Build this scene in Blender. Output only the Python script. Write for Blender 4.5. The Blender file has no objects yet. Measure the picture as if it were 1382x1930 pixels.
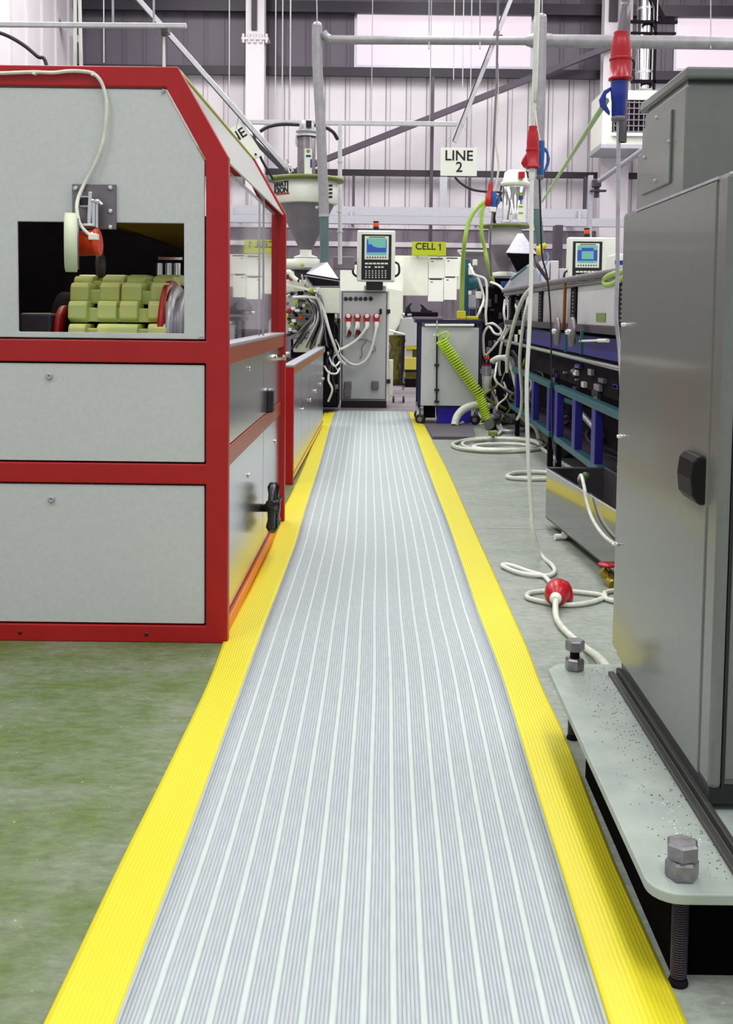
import bpy, bmesh, math, random
from mathutils import Vector, Matrix
random.seed(7)
V = Vector
PI = math.pi
SC = bpy.context.scene
COL = SC.collection

# ------------------------------------------------------------------ camera
F = 2000.0; CAM_H = 1.2
PITCH = math.radians(4.0); ROLL = 0.012
fw = V((0, math.cos(PITCH), -math.sin(PITCH)))
r0 = V((1, 0, 0)); u0 = r0.cross(fw)
cR = math.cos(ROLL) * r0 + math.sin(ROLL) * u0
cU = -math.sin(ROLL) * r0 + math.cos(ROLL) * u0
CX, CY = 721.32, 727.84
cam_d = bpy.data.cameras.new('camera'); cam = bpy.data.objects.new('camera', cam_d); COL.objects.link(cam)
cam.matrix_world = Matrix(((cR.x, cU.x, -fw.x, 0), (cR.y, cU.y, -fw.y, 0), (cR.z, cU.z, -fw.z, CAM_H), (0, 0, 0, 1)))
cam_d.sensor_width = 36; cam_d.sensor_fit = 'AUTO'; cam_d.lens = F / 1930 * 36
cam_d.shift_x = (691 - CX) / 1930; cam_d.shift_y = (CY - 965) / 1930
cam_d.clip_start = 0.05; cam_d.clip_end = 200
SC.camera = cam

# ------------------------------------------------------------------ world, lights, exposure
SC.view_settings.view_transform = 'Standard'; SC.view_settings.look = 'None'
SC.view_settings.gamma = 1; SC.view_settings.use_curve_mapping = False
SC.view_settings.exposure = 0.0
w = bpy.data.worlds.new('world'); SC.world = w; w.use_nodes = True
w.node_tree.nodes['Background'].inputs[0].default_value = (0.93, 0.95, 1.0, 1)
w.node_tree.nodes['Background'].inputs[1].default_value = 0.62
def area(name, loc, size, power, col=(1, 0.98, 0.97), rot=(0, 0, 0)):
    l = bpy.data.lights.new(name, 'AREA'); l.shape = 'RECTANGLE'; l.size, l.size_y = size; l.energy = power; l.color = col
    o = bpy.data.objects.new(name, l); o.location = loc; o.rotation_euler = rot; COL.objects.link(o); return o
for lx in (-4.2, 1.2, 6.6):
    for ly, pw in ((-1.5, 1.05), (5.0, 0.85), (12.0, 1.15), (18.5, 1.55)):
        area('overhead_fill', (lx, ly, 9.2), (1.3, 4.2), 255 * pw)  # added area lights under the roof

# ------------------------------------------------------------------ pixel -> place helpers
def ray(u, v):
    return cR * ((u - CX) / F) + cU * (-(v - CY) / F) + fw
def P(u, v, Y):
    d = ray(u, v); return V((0, 0, CAM_H)) + d * (Y / d.y)
def FL(u, v, z=0.0):
    d = ray(u, v); return V((0, 0, CAM_H)) + d * ((z - CAM_H) / d.z)
def SX(u, v, X):
    d = ray(u, v); return V((0, 0, CAM_H)) + d * (X / d.x)
def rect(u0, v0, u1, v1, Y):
    um, vm = (u0 + u1) / 2, (v0 + v1) / 2
    return P(u0, vm, Y).x, P(u1, vm, Y).x, P(um, v1, Y).z, P(um, v0, Y).z

# ------------------------------------------------------------------ materials
def lin(c):
    return tuple(((x / 255) / 12.92 if x / 255 <= 0.04045 else ((x / 255 + 0.055) / 1.055) ** 2.4) for x in c[:3]) + (1,)
MC = {}
def mat(name, col, rough=0.5, metal=0.0, var=0.0, scale=6.0, bump=0.0, coat=0.0, emit=None, spec=0.5, trans=0.0, stretch=(1, 1, 1), rvar=0.0, col2=None):
    if name in MC: return MC[name]
    m = bpy.data.materials.new(name); m.use_nodes = True; MC[name] = m
    nt = m.node_tree; b = nt.nodes['Principled BSDF']
    b.inputs['Base Color'].default_value = lin(col); b.inputs['Roughness'].default_value = rough
    b.inputs['Metallic'].default_value = metal; b.inputs['Specular IOR Level'].default_value = spec
    b.inputs['Coat Weight'].default_value = coat; b.inputs['Coat Roughness'].default_value = 0.08
    b.inputs['Transmission Weight'].default_value = trans
    if emit:
        b.inputs['Emission Color'].default_value = lin(emit[0]); b.inputs['Emission Strength'].default_value = emit[1]
    tc = nt.nodes.new('ShaderNodeTexCoord'); mp = nt.nodes.new('ShaderNodeMapping'); mp.inputs['Scale'].default_value = stretch
    nt.links.new(tc.outputs['Object'], mp.inputs[0])
    n = nt.nodes.new('ShaderNodeTexNoise'); n.inputs['Scale'].default_value = scale; n.inputs['Detail'].default_value = 6; n.inputs['Roughness'].default_value = 0.65
    nt.links.new(mp.outputs[0], n.inputs['Vector'])
    if var > 0 or col2:
        r = nt.nodes.new('ShaderNodeValToRGB')
        c2 = lin(col2) if col2 else tuple(min(1, x * (1 + var)) for x in lin(col)[:3]) + (1,)
        c1 = lin(col) if col2 else tuple(x * (1 - var) for x in lin(col)[:3]) + (1,)
        r.color_ramp.elements[0].position = 0.35; r.color_ramp.elements[1].position = 0.68
        r.color_ramp.elements[0].color = c1; r.color_ramp.elements[1].color = c2
        nt.links.new(n.outputs['Fac'], r.inputs[0]); nt.links.new(r.outputs[0], b.inputs['Base Color'])
    if rvar > 0:
        mr = nt.nodes.new('ShaderNodeMapRange'); mr.inputs['To Min'].default_value = max(0.02, rough - rvar); mr.inputs['To Max'].default_value = rough + rvar
        nt.links.new(n.outputs['Fac'], mr.inputs[0]); nt.links.new(mr.outputs[0], b.inputs['Roughness'])
    if bump > 0:
        bp = nt.nodes.new('ShaderNodeBump'); bp.inputs['Strength'].default_value = bump; bp.inputs['Distance'].default_value = 0.004
        nt.links.new(n.outputs['Fac'], bp.inputs['Height']); nt.links.new(bp.outputs[0], b.inputs['Normal'])
    return m

M = dict(
    red=mat('red paint', (168, 12, 18), 0.38, var=0.06, scale=9, bump=0.03, rvar=0.06),
    red_reflect=mat('red paint with painted reflection', (150, 62, 20), 0.34, var=0.06, coat=0.1, spec=0.3),  # red rail paint; the yellow reflection is put into the colour
    panel=mat('grey powder coat', (196, 200, 200), 0.5, var=0.04, scale=60, bump=0.05),
    steel=mat('brushed stainless', (196, 194, 198), 0.19, 0.92, var=0.05, scale=5, stretch=(1, 1, 9), bump=0.02, rvar=0.05),
    steel_mirror=mat('polished stainless', (150, 148, 150), 0.10, 0.95, var=0.05, scale=4),
    steel_dull=mat('dull steel', (128, 122, 128), 0.42, 0.8, var=0.15, scale=14, bump=0.1),
    chrome=mat('chrome', (226, 226, 226), 0.12, 1.0),
    zinc=mat('galvanised steel', (182, 182, 190), 0.4, 0.45, var=0.12, scale=30, bump=0.05),
    zinc_dark=mat('dark purlin steel', (40, 34, 44), 0.5, 0.2, var=0.1),
    strut=mat('strut channel', (208, 208, 212), 0.38, 0.35, var=0.08, scale=20),
    brace=mat('brace steel', (74, 66, 78), 0.5, 0.2, var=0.1, scale=3),
    duct=mat('spiral duct', (158, 156, 160), 0.4, 0.35, var=0.12, scale=10),
    bolt=mat('worn bolt steel', (142, 140, 142), 0.36, 0.75, var=0.2, scale=60, bump=0.1),
    guard_sheen=mat('polycarbonate with painted sheen', (222, 228, 220), 0.25, trans=0.35),  # whitened colour stands in for the ceiling's reflection in the guard
    black=mat('black plastic', (16, 12, 18), 0.32, var=0.1, coat=0.1),
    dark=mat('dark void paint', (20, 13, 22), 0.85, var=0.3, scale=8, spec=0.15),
    shade_black=mat('flat black underside shade', (10, 7, 10), 0.95, spec=0.02),  # near-black colour for the shade beneath the foot plate
    darkgrey=mat('dark grey machine paint', (58, 50, 62), 0.5, var=0.2, scale=10),
    midgrey=mat('mid grey paint', (120, 114, 122), 0.5, var=0.1),
    white=mat('white enamel', (238, 242, 230), 0.4, var=0.03),
    offwhite=mat('off white plastic', (234, 238, 222), 0.45, var=0.05),
    paper=mat('white paper', (246, 249, 238), 0.7),
    cable=mat('grey pvc cable', (212, 217, 202), 0.42, var=0.12, scale=25),
    cable_dark=mat('dark rubber cable', (40, 34, 42), 0.45),
    cable_green=mat('lime pvc hose', (165, 200, 84), 0.35),
    cable_blue=mat('pale blue tube', (120, 160, 190), 0.4),
    yellow=mat('yellow rubber', (243, 226, 36), 0.55, var=0.04, scale=12),
    yellow_paint=mat('yellow paint', (214, 200, 30), 0.45, var=0.1),
    lime=mat('lime sign plastic', (178, 190, 28), 0.5),
    lime_coil=mat('lime coil tube', (180, 214, 36), 0.35),
    plugred=mat('red plug plastic', (178, 12, 32), 0.33, var=0.05, bump=0.02),
    plugblue=mat('blue plug plastic', (32, 52, 150), 0.33, var=0.05),
    blue=mat('blue frame paint', (38, 30, 134), 0.42, var=0.1),
    navy=mat('navy trolley paint', (24, 20, 58), 0.4, var=0.1),
    binblue=mat('blue bin plastic', (44, 30, 168), 0.4, var=0.05),
    teal=mat('teal machine paint', (34, 92, 102), 0.42, var=0.12),
    tealhose=mat('teal flexible hose', (84, 112, 112), 0.5, var=0.12),
    orange=mat('orange encoder plastic', (208, 62, 18), 0.38, var=0.06),
    amber=mat('amber beacon lens', (205, 70, 14), 0.25),
    pad=mat('pale polyurethane pad', (196, 216, 140), 0.38, col2=(216, 210, 112), scale=7, bump=0.05),
    cream=mat('cream rubber tyre', (216, 226, 196), 0.5, var=0.04),
    brass=mat('brass', (176, 160, 62), 0.25, 0.8, var=0.15, scale=30),
    plate=mat('painted machine foot', (150, 162, 154), 0.45, col2=(170, 180, 170), scale=9, bump=0.12),
    cabinet=mat('sage grey hammer paint', (108, 112, 107), 0.30, var=0.05, scale=40, bump=0.05, coat=0.25),
    olive=mat('olive refuse bag', (92, 86, 18), 0.3, var=0.5, scale=14, bump=0.5),
    lidgreen=mat('green hopper lid', (112, 124, 52), 0.5, var=0.15),
    screen=mat('screen backlight', (60, 110, 105), 0.2, emit=((120, 195, 180), 0.6)),
    screen_blue=mat('screen blue area', (20, 30, 90), 0.2, emit=((55, 85, 185), 0.7)),
    ink=mat('black ink', (18, 14, 18), 0.6),
    redink=mat('red ink', (180, 40, 30), 0.6),
    blueink=mat('blue ink', (30, 50, 150), 0.6),
    greenink=mat('green ink', (130, 170, 40), 0.6),
    clip=mat('white cable clip', (236, 238, 230), 0.3),
    cladding=mat('lilac white cladding', (212, 207, 212), 0.5, var=0.04, scale=0.9),
    cladding_up=mat('upper cladding with painted shade', (92, 84, 96), 0.55, var=0.08, scale=0.8),  # the upper wall's backlit shade is put into this colour
    cladding_low=mat('grey block dado', (116, 108, 118), 0.7, var=0.12, scale=2.5),
    ceil=mat('ceiling liner', (190, 188, 192), 0.7, var=0.03),
    green_gloss=mat('sap green', (60, 92, 40), 0.5),
)
def glass(name, tint=(0.96, 0.985, 0.97), rough=0.02):
    m = bpy.data.materials.new(name); m.use_nodes = True; b = m.node_tree.nodes['Principled BSDF']
    b.inputs['Base Color'].default_value = tint + (1,); b.inputs['Transmission Weight'].default_value = 1
    b.inputs['Roughness'].default_value = rough; b.inputs['IOR'].default_value = 1.49
    return m
def seamed(name):                                      # sheet cladding with dark folded joints; the seam ribs' shade is painted in too
    m = M[name]; nt = m.node_tree; b = nt.nodes['Principled BSDF']; L = nt.links.new; src = b.inputs['Base Color'].links[0].from_socket
    geo = nt.nodes.new('ShaderNodeNewGeometry'); sep = nt.nodes.new('ShaderNodeSeparateXYZ'); L(geo.outputs['Position'], sep.inputs[0])
    def mt(op, a, c):
        x = nt.nodes.new('ShaderNodeMath'); x.operation = op
        for i, s_ in enumerate((a, c)):
            if isinstance(s_, (int, float)): x.inputs[i].default_value = s_
            else: L(s_, x.inputs[i])
        return x.outputs[0]
    fr = mt('FRACT', mt('DIVIDE', mt('SUBTRACT', sep.outputs[0], -6.9 + .13 - .02), .452), 0)
    one = mt('MULTIPLY', mt('LESS_THAN', fr, .045), .75); two = mt('MULTIPLY', mt('LESS_THAN', mt('ABSOLUTE', mt('SUBTRACT', fr, .235), 0), .014), .5)
    f = mt('MAXIMUM', one, two); mx = nt.nodes.new('ShaderNodeMix'); mx.data_type = 'RGBA'; L(f, mx.inputs[0]); L(src, mx.inputs[6]); mx.inputs[7].default_value = lin((96, 88, 98)); L(mx.outputs[2], b.inputs['Base Color'])
M['glass'] = glass('clear polycarbonate')
M['glass_amber'] = glass('yellowed polycarbonate', (0.97, 0.93, 0.70), 0.05)

# ------------------------------------------------------------------ mesh builder
class MB:
    def __init__(s): s.v = []; s.f = []; s.sm = []
    def add(s, vs, fs, smooth=False):
        o = len(s.v); s.v += [V(p) for p in vs]; s.f += [tuple(i + o for i in f) for f in fs]; s.sm += [smooth] * len(fs); return s
    def box(s, x0, x1, y0, y1, z0, z1):
        if x0 > x1: x0, x1 = x1, x0
        if y0 > y1: y0, y1 = y1, y0
        if z0 > z1: z0, z1 = z1, z0
        return s.add([(x0, y0, z0), (x1, y0, z0), (x1, y1, z0), (x0, y1, z0), (x0, y0, z1), (x1, y0, z1), (x1, y1, z1), (x0, y1, z1)],
                     [(0, 3, 2, 1), (4, 5, 6, 7), (0, 1, 5, 4), (1, 2, 6, 5), (2, 3, 7, 6), (3, 0, 4, 7)])
    def rbox(s, u0, v0, u1, v1, Y, d):                 # box whose near face sits at depth Y
        a = rect(u0, v0, u1, v1, Y); return s.box(a[0], a[1], Y, Y + d, a[2], a[3])
    def prism(s, pts, ext):
        pts = [V(p) for p in pts]; e = V(ext); n = len(pts)
        nrm = V((0, 0, 0))
        for i in range(n): nrm += (pts[i] - pts[0]).cross(pts[(i + 1) % n] - pts[0])
        if nrm.dot(e) > 0: pts = pts[::-1]
        return s.add(pts + [p + e for p in pts], [tuple(range(n)), tuple(range(2 * n - 1, n - 1, -1))] + [(i, i + n, (i + 1) % n + n, (i + 1) % n) for i in range(n)])
    def beam(s, a, b, w, h, up=(0, 0, 1)):
        a, b = V(a), V(b); d = (b - a).normalized(); x = d.cross(V(up))
        if x.length < 1e-4: x = d.cross(V((0, 1, 0)))
        x.normalize(); y = x.cross(d).normalized(); x *= w / 2; y *= h / 2
        return s.prism([a - x - y, a + x - y, a + x + y, a - x + y], b - a)
    def tube(s, pts, r, n=8, cap=True, closed=False):
        pts = [V(p) for p in pts]; k = len(pts); rr = r if isinstance(r, (list, tuple)) else [r] * k
        t0 = (pts[1] - pts[0]).normalized(); up = V((0, 0, 1)) if abs(t0.z) < 0.9 else V((1, 0, 0))
        nx = t0.cross(up).normalized(); vs = []
        for i in range(k):
            t = (pts[min(i + 1, k - 1)] - pts[max(i - 1, 0)])
            if t.length < 1e-9: t = t0
            t.normalize(); nx = (nx - t * nx.dot(t))
            if nx.length < 1e-6: nx = t.orthogonal()
            nx.normalize(); ny = t.cross(nx)
            for j in range(n):
                a = 2 * PI * j / n; vs.append(pts[i] + (nx * math.cos(a) + ny * math.sin(a)) * rr[i])
        fs = [(i * n + j, i * n + (j + 1) % n, (i + 1) * n + (j + 1) % n, (i + 1) * n + j) for i in range(k - 1) for j in range(n)]
        s.add(vs, fs, True)
        if cap:
            s.add(vs[:n][::-1], [tuple(range(n))]); s.add(vs[-n:], [tuple(range(n))])
        return s
    def cyl(s, a, b, r, r2=None, n=20):
        return s.tube([a, b], [r, r if r2 is None else r2], n)
    def lathe(s, o, axis, prof, n=24, smooth=True):
        o = V(o); ax = V(axis).normalized(); x = ax.orthogonal().normalized(); y = ax.cross(x); vs = []
        for (r, h) in prof:
            for j in range(n):
                a = 2 * PI * j / n; vs.append(o + ax * h + (x * math.cos(a) + y * math.sin(a)) * max(r, 1e-4))
        fs = [(i * n + j, i * n + (j + 1) % n, (i + 1) * n + (j + 1) % n, (i + 1) * n + j) for i in range(len(prof) - 1) for j in range(n)]
        s.add(vs, fs, smooth); s.add(vs[:n][::-1], [tuple(range(n))]); s.add(vs[-n:], [tuple(range(n))]); return s
    def ball(s, c, r, n=12):
        return s.lathe(c, (0, 0, 1), [(r * math.sin(PI * i / n), -r * math.cos(PI * i / n)) for i in range(n + 1)], n * 2)
    def build(s, name, m, parent=None, bevel=0.0, seg=2):
        me = bpy.data.meshes.new(name); org = V(parent['org']) if parent is not None else None
        if org is None:
            xs = [p.x for p in s.v]; ys = [p.y for p in s.v]; zs = [p.z for p in s.v]
            org = V(((min(xs) + max(xs)) / 2, (min(ys) + max(ys)) / 2, min(zs)))
        me.from_pydata([p - org for p in s.v], [], s.f); me.polygons.foreach_set('use_smooth', s.sm)
        bm = bmesh.new(); bm.from_mesh(me); bmesh.ops.recalc_face_normals(bm, faces=bm.faces); bm.to_mesh(me); bm.free()
        me.materials.append(M[m] if isinstance(m, str) else m); me.update()
        o = bpy.data.objects.new(name, me); COL.objects.link(o)
        if parent is not None: o.parent = parent
        else: o.location = org
        ORG[o.name] = org
        if bevel > 0:
            b = o.modifiers.new('bevel', 'BEVEL'); b.width = bevel; b.segments = seg; b.limit_method = 'ANGLE'; b.angle_limit = math.radians(40)
        return o
ORG = {}
class Ref(dict): pass
_thing = []
def spl(pts, k=6):
    pts = [V(p) for p in pts]; out = []
    for i in range(len(pts) - 1):
        p0 = pts[max(i - 1, 0)]; p1 = pts[i]; p2 = pts[i + 1]; p3 = pts[min(i + 2, len(pts) - 1)]
        for j in range(k):
            t = j / k
            out.append(0.5 * ((2 * p1) + (p2 - p0) * t + (2 * p0 - 5 * p1 + 4 * p2 - p3) * t * t + (3 * p1 - p0 - 3 * p2 + p3) * t ** 3))
    out.append(pts[-1]); return out
def tag(o, label, cat, group=None, kind=None):
    if label: o['label'] = label
    if cat: o['category'] = cat
    if group: o['group'] = group
    if kind: o['kind'] = kind
    return o
class T:                                               # a thing: an Empty at its base that parents its parts
    def __init__(s, name, label, cat, loc, group=None):
        o = bpy.data.objects.new(name, None); COL.objects.link(o); o.location = loc; o.empty_display_size = 0.05
        tag(o, label, cat, group); s.o = o; s.org = V(loc)
    def part(s, name, mb, m, bevel=0.0, under=None, label=None, seg=2):
        p = _build(mb, name, m, s.org, under or s.o, bevel, seg)
        if label: p['label'] = label
        return p
def _build(mb, name, m, org, parent, bevel=0.0, seg=2):
    me = bpy.data.meshes.new(name); me.from_pydata([p - org for p in mb.v], [], mb.f); me.polygons.foreach_set('use_smooth', mb.sm)
    bm = bmesh.new(); bm.from_mesh(me); bmesh.ops.recalc_face_normals(bm, faces=bm.faces); bm.to_mesh(me); bm.free()
    me.materials.append(M[m] if isinstance(m, str) else m); me.update()
    o = bpy.data.objects.new(name, me); COL.objects.link(o)
    if parent is not None: o.parent = parent
    else: o.location = org
    if bevel > 0:
        b = o.modifiers.new('bevel', 'BEVEL'); b.width = bevel; b.segments = seg; b.limit_method = 'ANGLE'; b.angle_limit = math.radians(40)
    return o
def single(name, mb, m, label, cat, group=None, bevel=0.0, kind=None):
    zs = min(p.z for p in mb.v); n = len(mb.v); c = sum(mb.v, V((0, 0, 0))) / n
    return tag(_build(mb, name, m, V((c.x, c.y, zs)), None, bevel), label, cat, group, kind)
def struct(name, mb, m, bevel=0.0):
    return tag(_build(mb, name, m, V((0, 0, 0)), None, bevel), None, None, None, 'structure')
def cable(name, pts, r, m, label, group=None, k=6, n=8, cat='cable', raw=False):
    return single(name, MB().tube(pts if raw else spl(pts, k), r, n), m, label, cat, group)
def pix(lst): return [P(*p) for p in lst]
def letters(txt, size, m, parent_thing, origin, xdir, updir, name='lettering', align='CENTER', ext=0.0015, under=None, bend=None, bold=0.0, width=None):
    cu = bpy.data.curves.new('t', 'FONT'); cu.body = txt; cu.size = size; cu.align_x = align; cu.align_y = 'CENTER'; cu.extrude = ext; cu.offset = bold; cu.space_line = 0.95
    o = bpy.data.objects.new('t', cu); COL.objects.link(o); bpy.context.view_layer.update()
    me = bpy.data.meshes.new_from_object(o.evaluated_get(bpy.context.evaluated_depsgraph_get()))
    bpy.data.objects.remove(o); bpy.data.curves.remove(cu)
    x = V(xdir).normalized(); y = V(updir).normalized(); z = x.cross(y); og = V(origin); mb = MB()
    sx = 1.0
    if width:
        ws = [v.co.x for v in me.vertices]; sx = width / (max(ws) - min(ws))
    if bend: vs = [bend(v.co * 1.0) for v in me.vertices]
    else: vs = [og + x * v.co.x * sx + y * v.co.y + z * v.co.z for v in me.vertices]
    mb.add(vs, [tuple(p.vertices) for p in me.polygons]); bpy.data.meshes.remove(me)
    return parent_thing.part(name, mb, m, under=under)
def holed(outer, holes, th):                           # flat plate facing -Y with holes, thickness th along +Y
    bm = bmesh.new(); es = []
    for loop in [outer] + holes:
        vs = [bm.verts.new(p) for p in loop]; es += [bm.edges.new((vs[i], vs[(i + 1) % len(vs)])) for i in range(len(vs))]
    bmesh.ops.triangle_fill(bm, use_beauty=True, use_dissolve=False, edges=es)
    r = bmesh.ops.extrude_face_region(bm, geom=bm.faces[:]); bmesh.ops.translate(bm, vec=V((0, th, 0)), verts=[e for e in r['geom'] if isinstance(e, bmesh.types.BMVert)])
    bm.verts.index_update(); mb = MB(); mb.add([v.co.copy() for v in bm.verts], [tuple(v.index for v in f.verts) for f in bm.faces]); bm.free(); return mb
def dup(t, delta, label=None, group=None):
    r = t.o.copy(); COL.objects.link(r); r.location = t.o.location + V(delta)
    if label: r['label'] = label
    if group: r['group'] = group
    for ch in list(t.o.children):
        c = ch.copy(); COL.objects.link(c); c.parent = r
        for g in ch.children:
            d = g.copy(); COL.objects.link(d); d.parent = c
    return r
def hexnut(c, af, h, axis=(0, 0, 1), rot=0.0):
    mb = MB(); R = af / math.sqrt(3); ax = V(axis).normalized(); x = ax.orthogonal().normalized(); y = ax.cross(x); c = V(c)
    def ring(rr, hh): return [c + ax * hh + (x * math.cos(rot + PI / 3 * i) + y * math.sin(rot + PI / 3 * i)) * rr for i in range(6)]
    a, b_, d, e = ring(R * .93, 0), ring(R, h * .12), ring(R, h * .86), ring(R * .86, h)
    mb.add(a + b_ + d + e, [(5, 4, 3, 2, 1, 0)] + [(k * 6 + i, k * 6 + (i + 1) % 6, k * 6 + 6 + (i + 1) % 6, k * 6 + 6 + i) for k in range(3) for i in range(6)] + [(18, 19, 20, 21, 22, 23)])
    return mb
# ================================================================== SETTING
M['sheet'] = mat('jointed wall sheet', (212, 207, 212), 0.5, var=0.04, scale=0.9); seamed('sheet'); M['sheet_up'] = mat('jointed upper sheet with painted shade', (92, 84, 96), 0.5, var=0.08, scale=0.9); seamed('sheet_up')  # upper sheet carries its backlit shade as a darker colour
XL, XR, YB, YN, ZC = -6.9, 10.0, 24.0, -3.0, 9.5
def floor_material():
    m = bpy.data.materials.new('painted concrete'); m.use_nodes = True; nt = m.node_tree; b = nt.nodes['Principled BSDF']; L = nt.links.new
    geo = nt.nodes.new('ShaderNodeNewGeometry')
    def noise(scale, st=(1, 1, 1), det=8, ro=0.7):
        mp = nt.nodes.new('ShaderNodeMapping'); mp.inputs['Scale'].default_value = st; L(geo.outputs['Position'], mp.inputs[0])
        n = nt.nodes.new('ShaderNodeTexNoise'); n.inputs['Scale'].default_value = scale; n.inputs['Detail'].default_value = det; n.inputs['Roughness'].default_value = ro
        L(mp.outputs[0], n.inputs['Vector']); return n.outputs['Fac']
    def ramp(fac, p0, c0, p1, c1):
        r = nt.nodes.new('ShaderNodeValToRGB'); r.color_ramp.elements[0].position = p0; r.color_ramp.elements[1].position = p1
        r.color_ramp.elements[0].color = lin(c0); r.color_ramp.elements[1].color = lin(c1); L(fac, r.inputs[0]); return r.outputs[0]
    def mix(f, a, c, typ='MIX'):
        x = nt.nodes.new('ShaderNodeMix'); x.data_type = 'RGBA'; x.blend_type = typ
        if isinstance(f, float): x.inputs[0].default_value = f
        else: L(f, x.inputs[0])
        L(a, x.inputs[6]); L(c, x.inputs[7]); return x.outputs[2]
    sep = nt.nodes.new('ShaderNodeSeparateXYZ'); L(geo.outputs['Position'], sep.inputs[0])
    def mrange(s, a, c, lo=0.0, hi=1.0):
        x = nt.nodes.new('ShaderNodeMapRange'); x.inputs['From Min'].default_value = a; x.inputs['From Max'].default_value = c
        x.inputs['To Min'].default_value = lo; x.inputs['To Max'].default_value = hi; x.interpolation_type = 'SMOOTHSTEP'; L(s, x.inputs[0]); return x.outputs[0]
    green = ramp(noise(3.4, (0.8, 1.3, 1), 10, .78), 0.38, (98, 122, 50), 0.62, (136, 148, 124))
    grey = ramp(noise(3.1, (0.6, 1.5, 1)), 0.33, (148, 162, 146), 0.68, (176, 182, 176))
    far = ramp(noise(2.0, (0.5, 2, 1)), 0.3, (132, 122, 130), 0.7, (168, 162, 166))
    side = mrange(sep.outputs['X'], -0.5, 0.5)
    c = mix(side, green, grey)
    c = mix(mrange(sep.outputs['Y'], 10.5, 13.5), c, far)
    f = noise(34, (0.6, 1.2, 1)); c = mix(0.5, c, ramp(f, 0.34, (84, 84, 80), 0.66, (176, 176, 174)), 'OVERLAY')
    spots = ramp(noise(75, det=2), 0.70, (0, 0, 0), 0.76, (255, 255, 255)); sp = nt.nodes.new('ShaderNodeRGB'); sp.outputs[0].default_value = lin((208, 214, 196))
    c = mix(spots, c, sp.outputs[0])
    y = sep.outputs['Y']; d = nt.nodes.new('ShaderNodeMath'); d.operation = 'SUBTRACT'; L(y, d.inputs[0]); d.inputs[1].default_value = 5.86
    a = nt.nodes.new('ShaderNodeMath'); a.operation = 'ABSOLUTE'; L(d.outputs[0], a.inputs[0])
    l = nt.nodes.new('ShaderNodeMath'); l.operation = 'LESS_THAN'; L(a.outputs[0], l.inputs[0]); l.inputs[1].default_value = 0.005
    jr = nt.nodes.new('ShaderNodeRGB'); jr.outputs[0].default_value = lin((92, 96, 84)); c = mix(l.outputs[0], c, jr.outputs[0])
    L(c, b.inputs['Base Color'])
    mr = mrange(noise(6, (0.5, 1, 1)), 0.2, 0.8, 0.34, 0.62); L(mr, b.inputs['Roughness'])
    bp = nt.nodes.new('ShaderNodeBump'); bp.inputs['Strength'].default_value = 0.12; bp.inputs['Distance'].default_value = 0.003; L(f, bp.inputs['Height']); L(bp.outputs[0], b.inputs['Normal'])
    return m
struct('floor', MB().box(XL - .2, XR + .2, YN, YB + .2, -0.15, 0), floor_material())
struct('ceiling', MB().box(XL - .2, XR + .2, YN, YB + .2, ZC, ZC + .15), 'ceil')

# back wall: upper cladding coloured darker for backlit shade, with window openings, light cladding, grey dado
zt, zb = P(800, 25, YB).z, P(800, 129, YB).z
w1a, w1b = P(668, 75, YB).x, P(1006, 75, YB).x
w2a, w2b = P(1270, 75, YB).x, P(1270, 75, YB).x + 4.0
zd = P(800, 430, YB).z
def seams(mb, x0, x1, z0, z1, y, step=0.452):
    mb.box(x0, x1, y, y + .12, z0, z1); x = x0 + 0.13
    while x < x1 - .06:                                # standing seam pairs of the sheet
        mb.box(x, x + .012, y - .028, y, z0, z1); mb.box(x + .085, x + .093, y - .018, y, z0, z1); x += step
    return mb
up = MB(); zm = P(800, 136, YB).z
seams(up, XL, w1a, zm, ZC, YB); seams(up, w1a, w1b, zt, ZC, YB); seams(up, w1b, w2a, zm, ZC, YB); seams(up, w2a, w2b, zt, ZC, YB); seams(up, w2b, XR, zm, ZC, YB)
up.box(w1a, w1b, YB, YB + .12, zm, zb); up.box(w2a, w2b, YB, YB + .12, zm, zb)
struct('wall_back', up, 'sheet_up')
struct('wall_back_cladding', seams(MB(), XL, XR, zd, zm, YB), 'sheet')
lowm = MB(); seams(lowm, XL, XR, 0, zd, YB + .02, 0.9)
struct('wall_back_dado', lowm, 'cladding_low')
st = MB(); za, zb2 = P(800, 466, YB).z, P(800, 457, YB).z; st.box(XL, XR, YB - .01, YB + .02, za, zb2)
za, zb2 = P(800, 432, YB).z, P(800, 421, YB).z; st.box(XL, XR, YB - .012, YB + .02, za, zb2)
struct('trim_1', st, 'cladding')
for i, (a, b_) in enumerate(((w1a, w1b), (w2a, w2b))):
    wn = struct('window_%d' % (i + 1), MB().box(a, a + .06, YB - .06, YB + .08, zb, zt).box(b_ - .06, b_, YB - .06, YB + .08, zb, zt).box(a + .06, b_ - .06, YB - .06, YB + .08, zb, zb + .05).box(a + .06, b_ - .06, YB - .06, YB + .08, zt - .05, zt), 'zinc')
    pm = mat('translucent daylight sheet', (60, 56, 60), 0.4, emit=((248, 231, 243), 0.96))
    g = MB(); g.box(a + .06, b_ - .06, YB + .0, YB + .02, zb + .05, zt - .05)
    pn = _build(g, 'window_pane', pm, V((0, 0, 0)), wn)
# side walls
def sidewall(name, x, s, col, y0=YN):
    mb = MB(); mb.box(x, x + s * .12, y0, YB, 0, ZC); y = y0 + .3
    while y < YB - .1:
        mb.box(x - s * .028, x, y, y + .012, 0, ZC); mb.box(x - s * .018, x, y + .085, y + .093, 0, ZC); y += .9
    struct(name, mb, col)
sidewall('wall_left', XL, -1, 'cladding'); sidewall('wall_right', XR, 1, 'cladding')

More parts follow.
